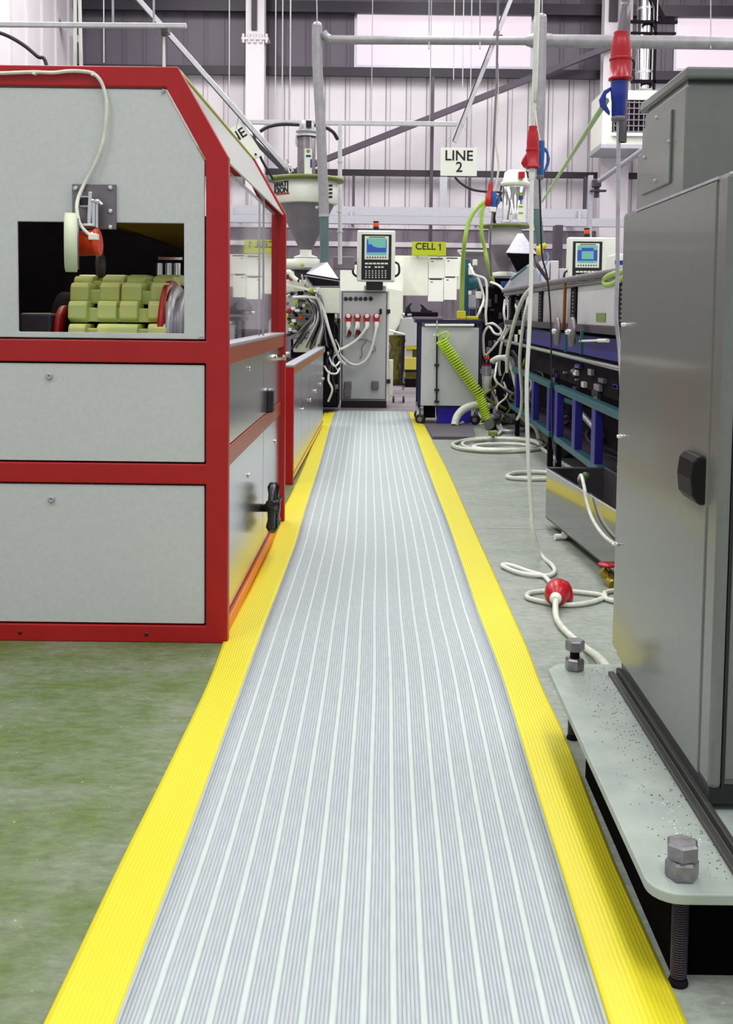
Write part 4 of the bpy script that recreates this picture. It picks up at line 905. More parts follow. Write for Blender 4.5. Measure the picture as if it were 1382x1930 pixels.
for u in (740, 759): bg.part('wheel', MB().lathe(V((P(u, 730, 14).x, 14.05, .045)), (1, 0, 0), [(.02, 0), (.045, .004), (.045, .026), (.02, .03)], 16), 'darkgrey')
pt = T('pallet_stack', 'low stack of yellow and grey sheets seen between bag holder and trolley', 'stack', (P(776, 700, 16.9).x, 17.1, 0))
def slab(v0, v1, m_, Y=17.0, u0=763, u1=800, nm='board'): pt.part(nm, MB().rbox(u0, v0, u1, v1, Y, .4), m_, .01)
slab(651, 659, 'yellow_paint', 17.0, 765, 800, 'yellow_bar'); slab(659, 674, 'panel', 17.05, 763, 778, 'box'); slab(659, 674, 'olive', 17.05, 779, 800, 'box'); slab(674, 697, mat('pale yellow board', (226, 216, 96), 0.5), 16.95); slab(697, 702, 'black', 17.0); slab(702, 716, 'olive', 17.0, 764, 800)
pt.part('base', MB().box(P(763, 700, 17).x, P(800, 700, 17).x, 17.0, 17.4, 0, P(770, 714, 17).z), 'dark')

# ---- tool trolley
Yt = 11.35
tt = T('tool_trolley', 'white panelled tool trolley on castors with dark blue posts', 'trolley', (P(848, 790, Yt).x, Yt + .3, 0))
tx0, tx1 = P(788, 690, Yt).x, P(906, 690, Yt).x; tz1 = P(848, 602, Yt).z; tz0 = P(848, 766, Yt).z
tt.part('side_panel', MB().rbox(794, 617, 902, 765, Yt - .005, .03), 'panel', .004)
for x in (tx0, tx1 - .035):
    for y in (Yt, Yt + .55): tt.part('post', MB().box(x, x + .035, y, y + .035, tz0 - .02, tz1), 'navy', .003)
tt.part('top', MB().rbox(783, 602, 909, 609, Yt - .03, .62), 'navy', .004)
tt.part('top_mat', MB().rbox(780, 597, 836, 602, Yt - .02, .5), 'midgrey', .004)
tt.part('push_rail', MB().cyl(P(801, 613, Yt - .04), P(894, 613, Yt - .04), .012), 'white', )
tt.part('shelf', MB().box(tx0 + .035, tx1 - .035, Yt + .03, Yt + .55, tz0, tz0 + .02), 'darkgrey')
tt.part('back_panel', MB().box(tx0 + .035, tx1 - .035, Yt + .55, Yt + .56, tz0, tz1 - .05), 'panel')
tt.part('under_shelf_box', MB().box(tx0 + .04, tx0 + .20, Yt + .12, Yt + .5, .06, tz0), 'dark')  # plain dark box filling the space under the shelf
bb = tt.part('locking_bar', MB().cyl(P(824, 632, Yt - .035), P(823, 758, Yt - .035), .009), 'black')
for v in (688, 735, 757): tt.part('bar_clip', MB().rbox(819, v - 2, 828, v + 2, Yt - .05, .045), 'black', .003, under=bb)
for i, (x, y) in enumerate(((tx0 + .03, Yt + .02), (tx1 - .05, Yt + .02), (tx0 + .03, Yt + .5), (tx1 - .05, Yt + .5))):
    cw = tt.part('castor', MB().lathe(V((x, y - .018, .056)), (.3, 1, 0), [(.03, 0), (.05, .003), (.056, .008), (.056, .028), (.05, .033), (.03, .036)], 24), 'black')
    tt.part('castor_fork', MB().beam(V((x - .025, y, .06)), V((x - .02, y + .03, tz0 - .01)), .03, .005).beam(V((x + .025, y, .06)), V((x + .02, y + .03, tz0 - .01)), .03, .005).box(x - .035, x + .035, y - .02, y + .06, tz0 - .022, tz0), 'zinc', under=cw)
    tt.part('castor_hub', MB().lathe(V((x - .004, y - .022, .056)), (.3, 1, 0), [(.026, 0), (.026, .044)], 16), 'midgrey', under=cw)
bn = T('storage_bin', 'bright blue plastic bin standing on the floor under the trolley', 'bin', P(856, 800, Yt + .1))
b0 = rect(824, 767, 890, 802, Yt + .02)
bn.part('tub', MB().prism([V((b0[0] + .015, Yt + .06, 0.002)), V((b0[1] - .015, Yt + .06, 0.002)), V((b0[1], Yt + .04, b0[3])), V((b0[0], Yt + .04, b0[3]))], (0, .36, 0)), 'binblue', .006)
bn.part('rim', MB().box(b0[0] - .01, b0[1] + .01, Yt + .03, Yt + .41, b0[3] - .015, b0[3]), 'binblue', .004)
single('yellow_block', MB().rbox(862, 586, 878, 601, Yt + .05, .1), 'yellow_paint', 'olive yellow block sitting on top of the trolley', 'block', bevel=.006)
single('yellow_tray', MB().rbox(880, 596, 902, 601.5, Yt + .05, .2), 'yellow_paint', 'flat yellow tray on the right end of the trolley top', 'tray', bevel=.004)
# coiled air hose
hel = []; a0 = P(831, 640, Yt - .12); a1 = P(905, 745, Yt - .14); a2 = P(918, 790, Yt - .25); turns = 36; n = turns * 14
for i in range(n + 1):
    t = i / n; c = (a0.lerp(a1, t / .7) if t < .7 else a1.lerp(a2, (t - .7) / .3)); d = (a1 - a0).normalized(); x = d.cross(V((0, 1, 0))).normalized(); y = V((0, 1, 0)); a = t * turns * 2 * PI
    r_ = .055 - .01 * t; hel.append(c + (x * math.cos(a) + y * math.sin(a)) * r_)
single('coiled_air_hose', MB().tube(pix([(824, 632, Yt - .06), (828, 634, Yt - .08), (830, 630, Yt - .1), (842, 625, Yt - .1), (848, 632, Yt - .1), (842, 639, Yt - .1), (834, 638, Yt - .1)]) + hel + [P(915, 797, Yt - .3), P(905, 800, Yt - .3)], .0105, 6), 'lime_coil', 'lime green coiled air hose slanting from the trolley side to the floor', 'hose')
single('trolley_hook', MB().tube(pix([(824, 604, Yt - .05), (824, 618, Yt - .06), (825, 630, Yt - .06), (818, 632, Yt - .05)]), .008), 'chrome', 'small chrome hook hanging on the front of the trolley', 'hook')
# rubber kneeling pad on the floor
kp = [FL(815, 828), FL(896, 829), FL(889, 803), FL(803, 804)]
single('rubber_pad', MB().prism([p + V((0, 0, .0)) for p in kp], (0, 0, .03)), mat('dark ribbed rubber', (88, 84, 92), 0.7, var=0.1, scale=40), 'flat dark grey rubber pad lying on the floor beside the mat end', 'pad', bevel=.004)
# ================================================================== RIGHT: GREY CABINET ON ITS MACHINE FOOT
XC = 0.66
def yx(u, X=XC): return SX(u, 900, X).y
yfar, ystep, ynear, yup = yx(1163), yx(1204), yx(1345), SX(1281, 300, XC).y
ystep = SX(1205, 385, XC).y; yfar = SX(1166, 1100, XC).y; ynear = SX(1340, 1300, XC).y
z0c = SX(1163, 1243, XC).z; z0n = SX(1318, 1455, XC).z; z0c = (z0c + z0n) / 2
zlo = SX(1371, 327, XC).z; zlo2 = SX(1205, 383, XC).z; zlo = (zlo + zlo2) / 2
zup = SX(1278, 160, XC).z; zfar = SX(1190, 290, XC).z
ec_ = T('electrical_cabinet', 'tall sage grey machine cabinet with stepped top and black recessed handle at right', 'cabinet', (XC + .4, (yfar + ynear) / 2, z0c))
XR2 = 1.55
ec_.part('rear_body', MB().box(XC + .018, XR2, ystep - .3, yfar, z0c, zfar), 'cabinet', .008)
ec_.part('upper_box', MB().box(XC + .012, XR2, yup, ystep + .02, zlo - .05, zup), 'cabinet', .01)
ec_.part('upper_lid', MB().box(XC + .006, XR2 + .02, yup - .012, ystep + .05, zup + .006, zup + .032), 'cabinet', .006, seg=2)
ec_.part('lid_seam', MB().box(XC + .016, XR2, yup + .006, ystep, zup - .002, zup + .008), 'black')
ec_.part('lifting_plate', MB().box(XC + .2, XR2 - .1, yup + .06, yup + .2, zup + .035, zup + .047), 'cabinet', .004)
ec_.part('lower_body', MB().box(XC + .004, XR2, ynear + .012, ystep + .2, z0c, zlo), 'cabinet', .012)
sd = ec_.part('side_cover', MB().prism([V((XC, ynear + .07, z0c)), V((XC, ynear + .07, zlo - .012)), V((XC, ystep, zlo - .012)), V((XC, ystep, zfar - .45)), V((XC, yfar, zfar - .45)), V((XC, yfar, z0c))], (.02, 0, 0)), 'cabinet', .004)
yh0, yh1 = SX(1296, 900, XC).y, SX(1331, 900, XC).y; zh1, zh0 = SX(1315, 853, XC).z, SX(1315, 946, XC).z
ym_ = (yh0 + yh1) / 2
ec_.part('handle', MB().prism([V((XC, yh1, zh0)), V((XC, yh1, zh1)), V((XC - .010, yh1 + .01, zh1)), V((XC - .02, yh1 + .02, zh1 - .015)), V((XC - .024, yh1 + .02, (zh0 + zh1) / 2)), V((XC - .02, yh1 + .02, zh0 + .015)), V((XC - .010, yh1 + .01, zh0))], (0, yh0 - yh1 - .02, 0)), mat('dull black handle', (12, 10, 14), .5, spec=.2), .006, label='black recessed handle')
ec_.part('front_door', MB().box(XC + .034, XR2 - .05, ynear, ynear + .012, z0c + .02, zlo - .03), 'cabinet', .003)
ec_.part('front_edge', MB().box(XC + .002, XC + .028, ynear - .002, ynear + .07, z0c, zlo - .004), 'cabinet', .01)
ec_.part('front_seam', MB().box(XC + .028, XC + .034, ynear + .002, ynear + .02, z0c, zlo - .03), 'black')
ec_.part('kick_plate', MB().box(XC + .01, XR2, ynear + .02, yfar - .02, z0c - .04, z0c), 'black')
# access plate with screws on the upper box
a0_, a1_ = SX(1214, 300, XC + .012).y, SX(1267, 300, XC + .012).y; az1, az0 = SX(1240, 220, XC).z, SX(1240, 352, XC).z
ap = ec_.part('access_plate', MB().box(XC + .006, XC + .014, a0_, a1_, az0, az1), 'cabinet', .003)
for (u, v) in ((1239, 222), (1262, 267), (1216, 297), (1236, 341)):
    p = SX(u, v, XC + .006); ec_.part('plate_screw', MB().lathe(V((XC + .007, p.y, p.z)), (-1, 0, 0), [(.005, 0), (.005, .004), (.003, .006)], 10), 'zinc', under=ap)
for (u, v) in ((1181, 612), (1173, 822), (1164, 1025)):
    p = SX(u, v, XC); ec_.part('hinge_pin', MB().lathe(V((XC, p.y - .005, p.z)), (-1, 0, 0), [(.005, -.004), (.005, .014), (.003, .016)], 12), 'chrome')
ec_.part('stepped_trim', MB().box(XC - .001, XC + .01, ynear + .06, ystep + .04, zlo - .012, zlo - .006), 'zinc')

ZP = 0.2
pz = [FL(1042, 1272, ZP), FL(1222, 1680, ZP)]
Xp = (pz[0].x + pz[1].x) / 2; Yp1 = FL(1100, 1251, ZP).y; Yp0 = FL(1300, 1686, ZP).y
mf = T('machine_foot', 'pale grey steel machine foot plate speckled with swarf beside the mat', 'machine foot', (Xp + .3, (Yp0 + Yp1) / 2, 0))
pts = []
rcor = .055
for k in range(7): a = PI + PI / 2 * k / 6; pts.append(V((Xp + rcor + rcor * math.cos(a), Yp0 + rcor + rcor * math.sin(a), ZP)))
pts += [V((1.5, Yp0, ZP)), V((1.5, Yp1, ZP)), V((Xp + .035, Yp1, ZP)), V((Xp, Yp1 - .05, ZP))]
mf.part('plate', MB().prism(pts, (0, 0, -.02)), 'plate', .003)
mf.part('channel', MB().box(XC - .022, XC - .006, Yp0 + .03, yfar, ZP, ZP + .010).box(XC + .0, XC + .012, Yp0 + .03, yfar, ZP, ZP + .02), mat('dark channel steel', (58, 58, 58), .5), .002)
mf.part('plate_shade_block', MB().box(Xp + .062, 1.5, Yp0 + .085, Yp1 - .3, 0, ZP - .02), 'shade_black')  # black box added so the space under the plate reads as shade
mb = MB(); r5 = random.Random(11)
for i in range(260):
    t = r5.random(); y = Yp0 + .05 + (Yp1 - Yp0 - .08) * t ** .8; x = Xp + .03 + (XC - .05 - Xp) * (r5.random() ** .55)
    s_ = r5.uniform(.0008, .0022); mb.box(x, x + s_, y, y + s_ * 1.6, ZP, ZP + .0008)
mf.part('swarf_dark', mb, 'ink')
mb = MB()
for i in range(110):
    y = Yp0 + .05 + .35 * r5.random(); x = Xp + .08 + (XC - .05 - Xp - .06) * (r5.random() ** .6); s_ = r5.uniform(.0008, .0024); mb.box(x, x + s_, y, y + s_ * 1.6, ZP, ZP + .001)
mf.part('swarf_bright', mb, 'chrome')['kind'] = 'stuff'
for ch in mf.o.children:
    if ch.name.startswith('swarf'): ch['kind'] = 'stuff'
def jack(u, v, label, gap, rot):
    c = FL(u, v, ZP); c = V((c.x, c.y, ZP)); t = T('levelling_bolt', label, 'bolt', (c.x, c.y, 0)); af = .052 if gap < .02 else .047
    t.part('shank', MB().cyl(V((c.x, c.y, .012)), V((c.x, c.y, ZP + .036 + gap)), .0135), 'dark')
    th = [V((c.x + math.cos(a) * .0138, c.y + math.sin(a) * .0138, .014 + a / (2 * PI) * .0045)) for a in [i * PI / 6 for i in range(12 * 36)]]
    t.part('thread', MB().tube(th, .0016, 4), 'darkgrey')
    t.part('lock_nut', hexnut((c.x, c.y, ZP + .0005), af, .034, rot=rot), 'bolt')
    t.part('bolt_head', hexnut((c.x, c.y, ZP + .036 + gap), af, .030, rot=rot + .35), 'bolt')
    t.part('collar', MB().cyl(V((c.x, c.y, ZP - .02)), V((c.x, c.y, ZP - .036)), .031, .027), 'plate')
    t.part('foot_pad', MB().lathe(V((c.x, c.y, 0)), (0, 0, 1), [(.017, 0), (.018, .004), (.016, .010), (.012, .012)], 20), 'dark')
    return t
jn = jack(1285, 1652, 'hexagon levelling bolt on the near corner of the foot plate', .0, .2)
jack(1083, 1262, 'hexagon levelling bolt with a gap under its head at the far end', .02, .9)

# ================================================================== STAINLESS TANK ON FLOOR
A0 = FL(1029, 976, .05); A1 = FL(1163, 1084, .05); A1 = A0 + (A1 - A0) * 1.25
zt_ = .05 + (976 - 880) * A0.y / 2000
d = (A1 - A0).normalized(); nrm = V((-d.y, d.x, 0)); nrm = nrm if nrm.x > 0 else -nrm; Wk = .33
tk = T('stainless_tank', 'low open stainless water tank on the floor reflecting the yellow mat edge', 'tank', ((A0.x + A1.x) / 2 + .15, (A0.y + A1.y) / 2, 0))
def wall_(a, b_, z0, z1, m_, nm, th=.012):
    x = (b_ - a).normalized(); q_ = V((0, 0, 1)).cross(x) * th
    return tk.part(nm, MB().prism([V((a.x, a.y, z0)), V((b_.x, b_.y, z0)), V((b_.x, b_.y, z1)), V((a.x, a.y, z1))], q_), m_, .001)
B0, B1 = A0 + nrm * Wk, A1 + nrm * Wk
wall_(A0, A1, .05, zt_, 'steel_mirror', 'front_wall'); wall_(A0 + nrm * .001, B0, .05, zt_, 'steel_mirror', 'end_wall'); wall_(B0, B1, .05, zt_, 'steel_dull', 'back_wall')
tk.part('rim', MB().beam(V((A0.x, A0.y, zt_)), V((A1.x, A1.y, zt_)), .016, .008).beam(V((A0.x, A0.y, zt_)), V((B0.x, B0.y, zt_)), .012, .008), 'chrome', .002)
tk.part('bottom', MB().prism([V((p.x, p.y, .05)) for p in (A0, A1, B1, B0)], (0, 0, .008)), 'midgrey')
for p in (A0.lerp(A1, .12) + nrm * .08, A0.lerp(A1, .8) + nrm * .08, B0.lerp(B1, .12) - nrm * .06): tk.part('foot', MB().cyl(V((p.x, p.y, 0)), V((p.x, p.y, .052)), .02), 'darkgrey')
bp0 = A0.lerp(A1, .42) + nrm * .2; bp1 = A0.lerp(A1, .95) + nrm * .2
def bpz(p, z): return V((p.x, p.y, z))
zz = P(1120, 882, bp0.y).z
tk.part('baffle', MB().prism([bpz(bp0, .06), bpz(bp1, .06), bpz(bp1, zt_ + .03), bpz(bp0, zt_ + .03)], nrm * .008), 'steel_dull')
tk.part('notched_plate', MB().prism([bpz(bp0, zt_ + .03), bpz(bp0.lerp(bp1, .14), zt_ + .03), bpz(bp0.lerp(bp1, .14), zt_ + .105), bpz(bp0.lerp(bp1, .02), zt_ + .105), bpz(bp0, zt_ + .09)], nrm * .008), 'steel_dull')
tk.part('baffle_edge', MB().beam(bpz(bp0, zt_ + .03), bpz(bp1, zt_ + .03), .012, .008).beam(bpz(bp0, zt_ + .107), bpz(bp0.lerp(bp1, .3), zt_ + .107), .03, .006).beam(bpz(bp0.lerp(bp1, .3), zt_ + .107), bpz(bp1, zt_ + .09), .05, .006), 'chrome')
tk.part('float', MB().ball(P(1104, 898, bp0.y + .05), .022), 'green_gloss')
def fp_(l, z=.012): return [FL(u, v, z) for u, v in l]
def wallp(u, v, off):
    dd = ray(u, v); o_ = A0 - nrm * off; t_ = nrm.dot(o_ - V((0, 0, CAM_H))) / nrm.dot(dd); return V((0, 0, CAM_H)) + dd * t_
cable('drain_hose', [wallp(1095, 915, -.1), wallp(1092, 904, -.04), wallp(1096, 900, .0)+V((0,0,.01))] + [wallp(u, v, .02) for u, v in ((1102, 920), (1106, 945), (1118, 980), (1138, 1009), (1160, 1026), (1175, 1030))], .009, 'cable', 'thin grey hose hooked over the rim of the stainless tank')
vy = FL(1150, 1100).y
vt = T('tap_valve', 'brass tap valve with red handwheel beside the stainless tank', 'valve', FL(1150, 1102))
vt.part('body', MB().tube(pix([(1134, 1075, vy), (1141, 1082, vy), (1150, 1092, vy)]), [.022, .024, .026], 14).tube(pix([(1146, 1088, vy), (1154, 1098, vy - .05), (1160, 1104, vy - .08)]), [.024, .03, .03], 14), 'brass')
vt.part('stem', MB().cyl(P(1148, 1088, vy), P(1146, 1066, vy), .012, .009), 'brass')
vt.part('handwheel', MB().lathe(P(1146, 1065, vy), (0, 0, 1), [(.008, -.004), (.04, -.003), (.046, .002), (.04, .008), (.008, .008)], 24), 'plugred', label='red tap handwheel')
single('pipe_tee', MB().tube(fp_([(1046, 1012), (1064, 1011)], .018), .016, 12).tube(fp_([(1064, 1009), (1066, 1003)], .03), .018, 12), 'clip', 'small white plastic pipe piece lying on the floor by the tank', 'pipe fitting')

# ================================================================== BLUE FRAMED COOLING LINE
X1 = 1.30
cl = T('cooling_line', 'long blue and teal framed machine line with hooded trough at the right', 'machine line', (1.7, 8.3, 0))
def yu(u, v=700, X=X1): return SX(u, v, X).y
zt1 = SX(1100, 760, X1).z
zU0, zU1 = SX(1100, 762, X1).z, SX(1100, 748, X1).z; zL0, zL1 = SX(1100, 874, X1).z, SX(1100, 861, X1).z
secs = ((yu(960), yu(1037)), (yu(1046), yu(1330)))
for (a, b_) in secs:
    cl.part('upper_rail', MB().box(X1, X1 + .06, a, b_, zU0, zU1), 'teal', .004)
    cl.part('lower_rail', MB().box(X1, X1 + .06, a, b_, zL0, zL1), 'teal', .004)
for u in (970, 1002, 1031, 1046, 1079, 1116, 1175):
    y = yu(u); cl.part('frame_post', MB().box(X1 + .004, X1 + .056, y - .12, y, zL1 - .01, zU0 + .01), 'blue', .004)
    if u in (970, 1031, 1046, 1116, 1175): cl.part('frame_foot', MB().box(X1 + .01, X1 + .05, y - .1, y - .04, 0, zL0 + .01), 'dark')
zb0, zb1 = SX(1140, 677, X1).z, SX(1140, 645, X1).z
cl.part('side_beam', MB().box(X1 + .1, X1 + .16, yu(970), 4.2, zb0 - .02, zb1 + .01), 'blue', .004)
zr_ = SX(1100, 675, X1).z
cl.part('chrome_rail', MB().cyl(V((X1 - .02, yu(942), SX(945, 640, X1).z)), V((X1 - .02, 4.6, SX(1175, 695, X1).z)), .016), 'chrome')
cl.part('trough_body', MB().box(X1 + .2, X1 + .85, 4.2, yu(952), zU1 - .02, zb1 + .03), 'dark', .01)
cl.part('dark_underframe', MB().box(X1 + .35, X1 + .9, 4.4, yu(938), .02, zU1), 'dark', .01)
cl.part('cross_floor', MB().box(X1 + .08, X1 + .5, 4.6, yu(960), zL0 - .02, zL0), 'darkgrey')
ztop, zbase = SX(1120, 519, X1).z, SX(1130, 614, X1).z
cl.part('hood_rail', MB().cyl(V((X1, yu(946), ztop)), V((X1, 4.6, ztop)), .022).cyl(V((X1 + .01, yu(946), ztop - .045)), V((X1 + .01, 4.6, ztop - .045)), .010), 'steel_dull', )
cl.part('hood_frame', MB().box(X1 + .02, X1 + .05, 4.6, yu(946), zbase - .05, zbase), 'darkgrey', .004)
ph = []
for u in (958, 982, 1014, 1075, 1165):
    y = yu(u, 560); cl.part('hood_post', MB().box(X1 + .02, X1 + .06, y - .10, y + .10, zbase, ztop - .04), 'dark', .004)
    hb = MB()
    for k in range(8): z = zbase + .03 + k * .026; hb.box(X1 + .016, X1 + .022, y - .03, y + .01, z, z + .012)
    cl.part('post_slots', hb, 'midgrey')
cl.part('hood_window', MB().box(X1 + .03, X1 + .036, yu(1075, 560) - .12, 4.6, zbase, ztop - .05), mat('hazy polycarbonate sheet', (206, 206, 212), 0.25, var=.06, scale=3), .003, label='hazy pale window sheet')
cl.part('hood_window', MB().box(X1 + .03, X1 + .036, yu(1075, 560) + .11, yu(1014, 560) - .11, zbase, ztop - .05), mat('dull polycarbonate sheet', (150, 146, 158), 0.2, var=.2, scale=2), .003)
cl.part('hood_window', MB().box(X1 + .03, X1 + .036, yu(1014, 560) + .11, yu(982, 560) - .11, zbase, ztop - .05), MC['dull polycarbonate sheet'], .003)
cl.part('inspection_label', MB().box(X1 + .024, X1 + .030, yu(1133, 600), yu(1116, 600), SX(1124, 606, X1).z, SX(1124, 590, X1).z), mat('dull green label', (112, 140, 62), .5))
cl.part('hood_top', MB().box(X1 + .02, X1 + .55, 4.6, yu(946), ztop - .03, ztop - .02), MC['dull polycarbonate sheet'])
for (u, v) in ((1052, 625), (1080, 626)):
    p = SX(u, v, X1 - .05); wh = cl.part('pulley_wheel', MB().lathe(V((X1 - .07, p.y, p.z)), (1, 0, 0), [(.03, 0), (.095, .002), (.10, .006), (.10, .022), (.095, .026), (.03, .028)], 32), 'steel_dull')
    cl.part('pulley_hub', MB().lathe(V((X1 - .10, p.y, p.z)), (1, 0, 0), [(.012, 0), (.018, .01), (.018, .05)], 14), 'chrome', under=wh)
    cl.part('wheel_bracket', MB().box(X1 - .03, X1 - .01, p.y - .17, p.y - .15, p.z - .14, p.z + .02), 'teal', .003, under=wh)
cl.part('draw_rod', MB().cyl(SX(1093, 643, X1 - .02), SX(1146, 641, X1 - .02), .007).cyl(SX(1128, 642, X1 - .03), SX(1146, 642, X1 - .03), .011), 'clip')
cl.part('orange_conduit', MB().cyl(SX(1066, 524, X1), SX(1063, 622, X1), .012), mat('brown orange tube', (150, 84, 20), .4))
r6 = random.Random(5)
for i in range(26):
    u = r6.uniform(1040, 1165); v = 655 + (u - 1040) * .33 + r6.uniform(8, 70); p = SX(u, v, X1 + .18)
    hgt, wid = r6.uniform(.012, .05), r6.uniform(.03, .22)
    if p.z < zb0 - .03: cl.part('control_module', MB().box(X1 + .17, X1 + .2, p.y - wid, p.y, p.z - hgt, p.z), r6.choice(['midgrey', 'zinc', 'offwhite', 'blue', 'dark', 'darkgrey', 'blue']), .004)
for i in range(14):
    y = r6.uniform(5.2, 10); z = r6.uniform(.08, .5); cl.part('pipework', MB().tube(spl([V((X1 + .3, y, z)), V((X1 + .25, y - .3, z + r6.uniform(-.1, .1))), V((X1 + .3, y - .8, z + r6.uniform(-.1, .1)))]), r6.choice([.01, .016, .024]), 8), r6.choice(['midgrey', 'teal', 'darkgrey', 'zinc']))
cable('green_hose_loop', [SX(u, v, X1 - .06) for u, v in ((1200, 503), (1168, 513), (1150, 519), (1140, 528), (1142, 536), (1152, 536), (1166, 529), (1185, 517))], .016, 'cable_green', 'lime green hose looped over the hood rail of the cooling line')

# ================================================================== HOPPER ASSEMBLY ON THE RIGHT LINE
Yg = 12.6; gc = P(952, 460, Yg)
def gz(v): return P(952, v, Yg).z
def GL(prof, n=36, du=0): return MB().lathe(V((P(952 + du, 460, Yg).x, Yg, 0)), (0, 0, 1), [(R_(r, Yg), gz(v)) for r, v in prof], n)
gh = T('loader_hopper', 'smaller hopper with chrome loader and lime lid behind the hanging white cable', 'hopper', (gc.x, Yg, gz(522)))
gh.part('drum', GL([(28, 465), (31, 462), (31, 430), (28, 429)]), 'cladding'); gh.part('cone', GL([(9, 513), (12, 508), (30, 463), (30, 461)]), 'midgrey')
gh.part('lid', GL([(40, 430), (50, 429), (50, 425), (10, 424)]), 'lidgreen', label='lime green lid')
gh.part('flange', GL([(22, 521), (22, 514), (10, 512)]), 'white')
gh.part('loader_body', GL([(23, 424), (24, 352), (20, 350)], du=17), 'chrome', label='shiny metal loader cylinder')
gh.part('loader_cap', GL([(24, 351), (27, 348), (27, 344), (23, 341), (20, 325), (14, 321), (4, 320)], du=17), 'offwhite', label='pale domed loader cap')
gh.part('red_knob', MB().rbox(978, 323, 990, 335, Yg - .2, .08), 'plugred', .01)
gh.part('loader_band', GL([(26, 422), (26, 417), (24, 416)], du=17), 'zinc')
lb_ = gh.part('loader_label', MB().rbox(976, 385, 990, 419, Yg - .155, .01), 'paper'); gh.part('label_print', MB().rbox(978, 388, 986, 391, Yg - .158, .003).rbox(978, 400, 986, 403, Yg - .158, .003), 'greenink', under=lb_)
gh.part('loader_sticker', MB().rbox(979, 362, 986, 368, Yg - .155, .005), 'greenink'); gh.part('loader_sticker', MB().rbox(979, 369, 986, 376, Yg - .155, .005), 'blueink')
gh.part('latch', MB().tube(pix([(946, 350, Yg - .1), (943, 365, Yg - .1), (946, 380, Yg - .1)]), .012), 'black')
cable('vacuum_hose', pix([(945, 362, Yg - .2), (936, 385, Yg - .2), (931, 410, Yg - .15), (934, 424, Yg - .1)]), .02, 'cable_dark', 'black hose curving down beside the chrome loader')
h2d = T('fume_hood', 'pale pyramid shaped fume hood with dark underside right of the small hopper', 'hood', P(978, 510, 12.0))
hb0 = [P(954, 476, 11.9), P(1012, 478, 11.9), P(1004, 492, 12.5), P(960, 490, 12.5)]; ht0 = [P(976, 440, 12.1), P(986, 440, 12.1), P(986, 440, 12.2), P(976, 440, 12.2)]
shell(h2d.part('hood', frust(hb0, ht0), 'zinc'))
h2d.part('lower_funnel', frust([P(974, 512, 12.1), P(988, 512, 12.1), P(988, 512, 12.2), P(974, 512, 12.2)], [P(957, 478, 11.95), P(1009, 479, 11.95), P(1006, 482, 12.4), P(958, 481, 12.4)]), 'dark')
h3 = T('second_hood', 'light grey sheet metal funnel below the pyramid hood beside the white cable', 'hood', P(985, 545, 11.8))
h3.part('sheet', MB().prism(pix([(952, 545, 11.8), (968, 522, 11.8), (985, 508, 11.8), (1000, 496, 11.8), (1014, 510, 11.8), (1030, 538, 11.8), (1020, 543, 11.8)]), (0, .25, 0)), 'zinc', .01)
h3.part('edge_tube', MB().cyl(P(962, 528, 11.75), P(993, 503, 11.75), .012), 'teal')
ds = T('die_station', 'dark extruder body crowded with fittings behind the tool trolley', 'extruder', (P(948, 700, 13).x, 13.1, 0))
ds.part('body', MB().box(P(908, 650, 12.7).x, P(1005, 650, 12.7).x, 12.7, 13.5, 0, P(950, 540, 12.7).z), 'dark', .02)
ds.part('upper_block', MB().rbox(930, 524, 962, 545, 12.6, .5), 'dark', .01); ds.part('blue_coupling', MB().rbox(945, 530, 965, 540, 12.5, .15), mat('bright blue plastic', (40, 90, 170), .4), .01)
for i in range(46):
    u, v = r6.uniform(912, 1000), r6.uniform(545, 760); a = r6.uniform(2, 5); b_ = r6.uniform(2, 9)
    ds.part('fitting', MB().rbox(u - a, v - b_, u + a, v + b_, 12.62, .1), r6.choice(['chrome', 'darkgrey', 'midgrey', 'black', 'offwhite', 'darkgrey', 'teal', 'navy']), .008)
ds.part('clamp_spring', MB().tube([P(962 + 4 * math.cos(a), 548 + a * 1.2, 12.5) + V((0, .03 * math.sin(a), 0)) for a in [i * .5 for i in range(50)]], .006, 6), 'chrome')
fl_ = T('air_filter', 'air filter unit with clear bowl and orange knob beside the coiled hose', 'filter', P(917, 745, 11.5))
fx = P(917, 700, 11.5).x
def fz(v): return P(917, v, 11.5).z
fl_.part('knob', MB().lathe(V((fx, 11.5, 0)), (0, 0, 1), [(R_(5, 11.5), fz(677)), (R_(5, 11.5), fz(671)), (R_(3, 11.5), fz(669))], 16), 'amber')
fl_.part('regulator_body', MB().lathe(V((fx, 11.5, 0)), (0, 0, 1), [(R_(8, 11.5), fz(686)), (R_(8, 11.5), fz(678)), (R_(5, 11.5), fz(677))], 20), 'black')
fl_.part('red_ring', MB().lathe(V((fx, 11.5, 0)), (0, 0, 1), [(R_(8.5, 11.5), fz(689)), (R_(8.5, 11.5), fz(686))], 20), 'plugred')
fl_.part('middle_body', MB().lathe(V((fx, 11.5, 0)), (0, 0, 1), [(R_(9, 11.5), fz(708)), (R_(9.5, 11.5), fz(690))], 20).rbox(905, 696, 930, 704, 11.5, .05), 'zinc')
fl_.part('bowl', MB().lathe(V((fx, 11.5, 0)), (0, 0, 1), [(R_(4, 11.5), fz(741)), (R_(7.5, 11.5), fz(738)), (R_(8.5, 11.5), fz(712)), (R_(8.5, 11.5), fz(708))], 20), 'offwhite', label='pale filter bowl')
fl_.part('bracket', MB().beam(P(917, 700, 11.55), P(935, 700, 12.7), .03, .02), 'black')
tp = T('teal_press_stand', 'teal machine column with bulbous head rising behind the tool trolley', 'machine column', P(880, 600, 12.1))
tp.part('column', MB().rbox(876, 488, 885, 596, 12.1, .08), 'teal', .005)
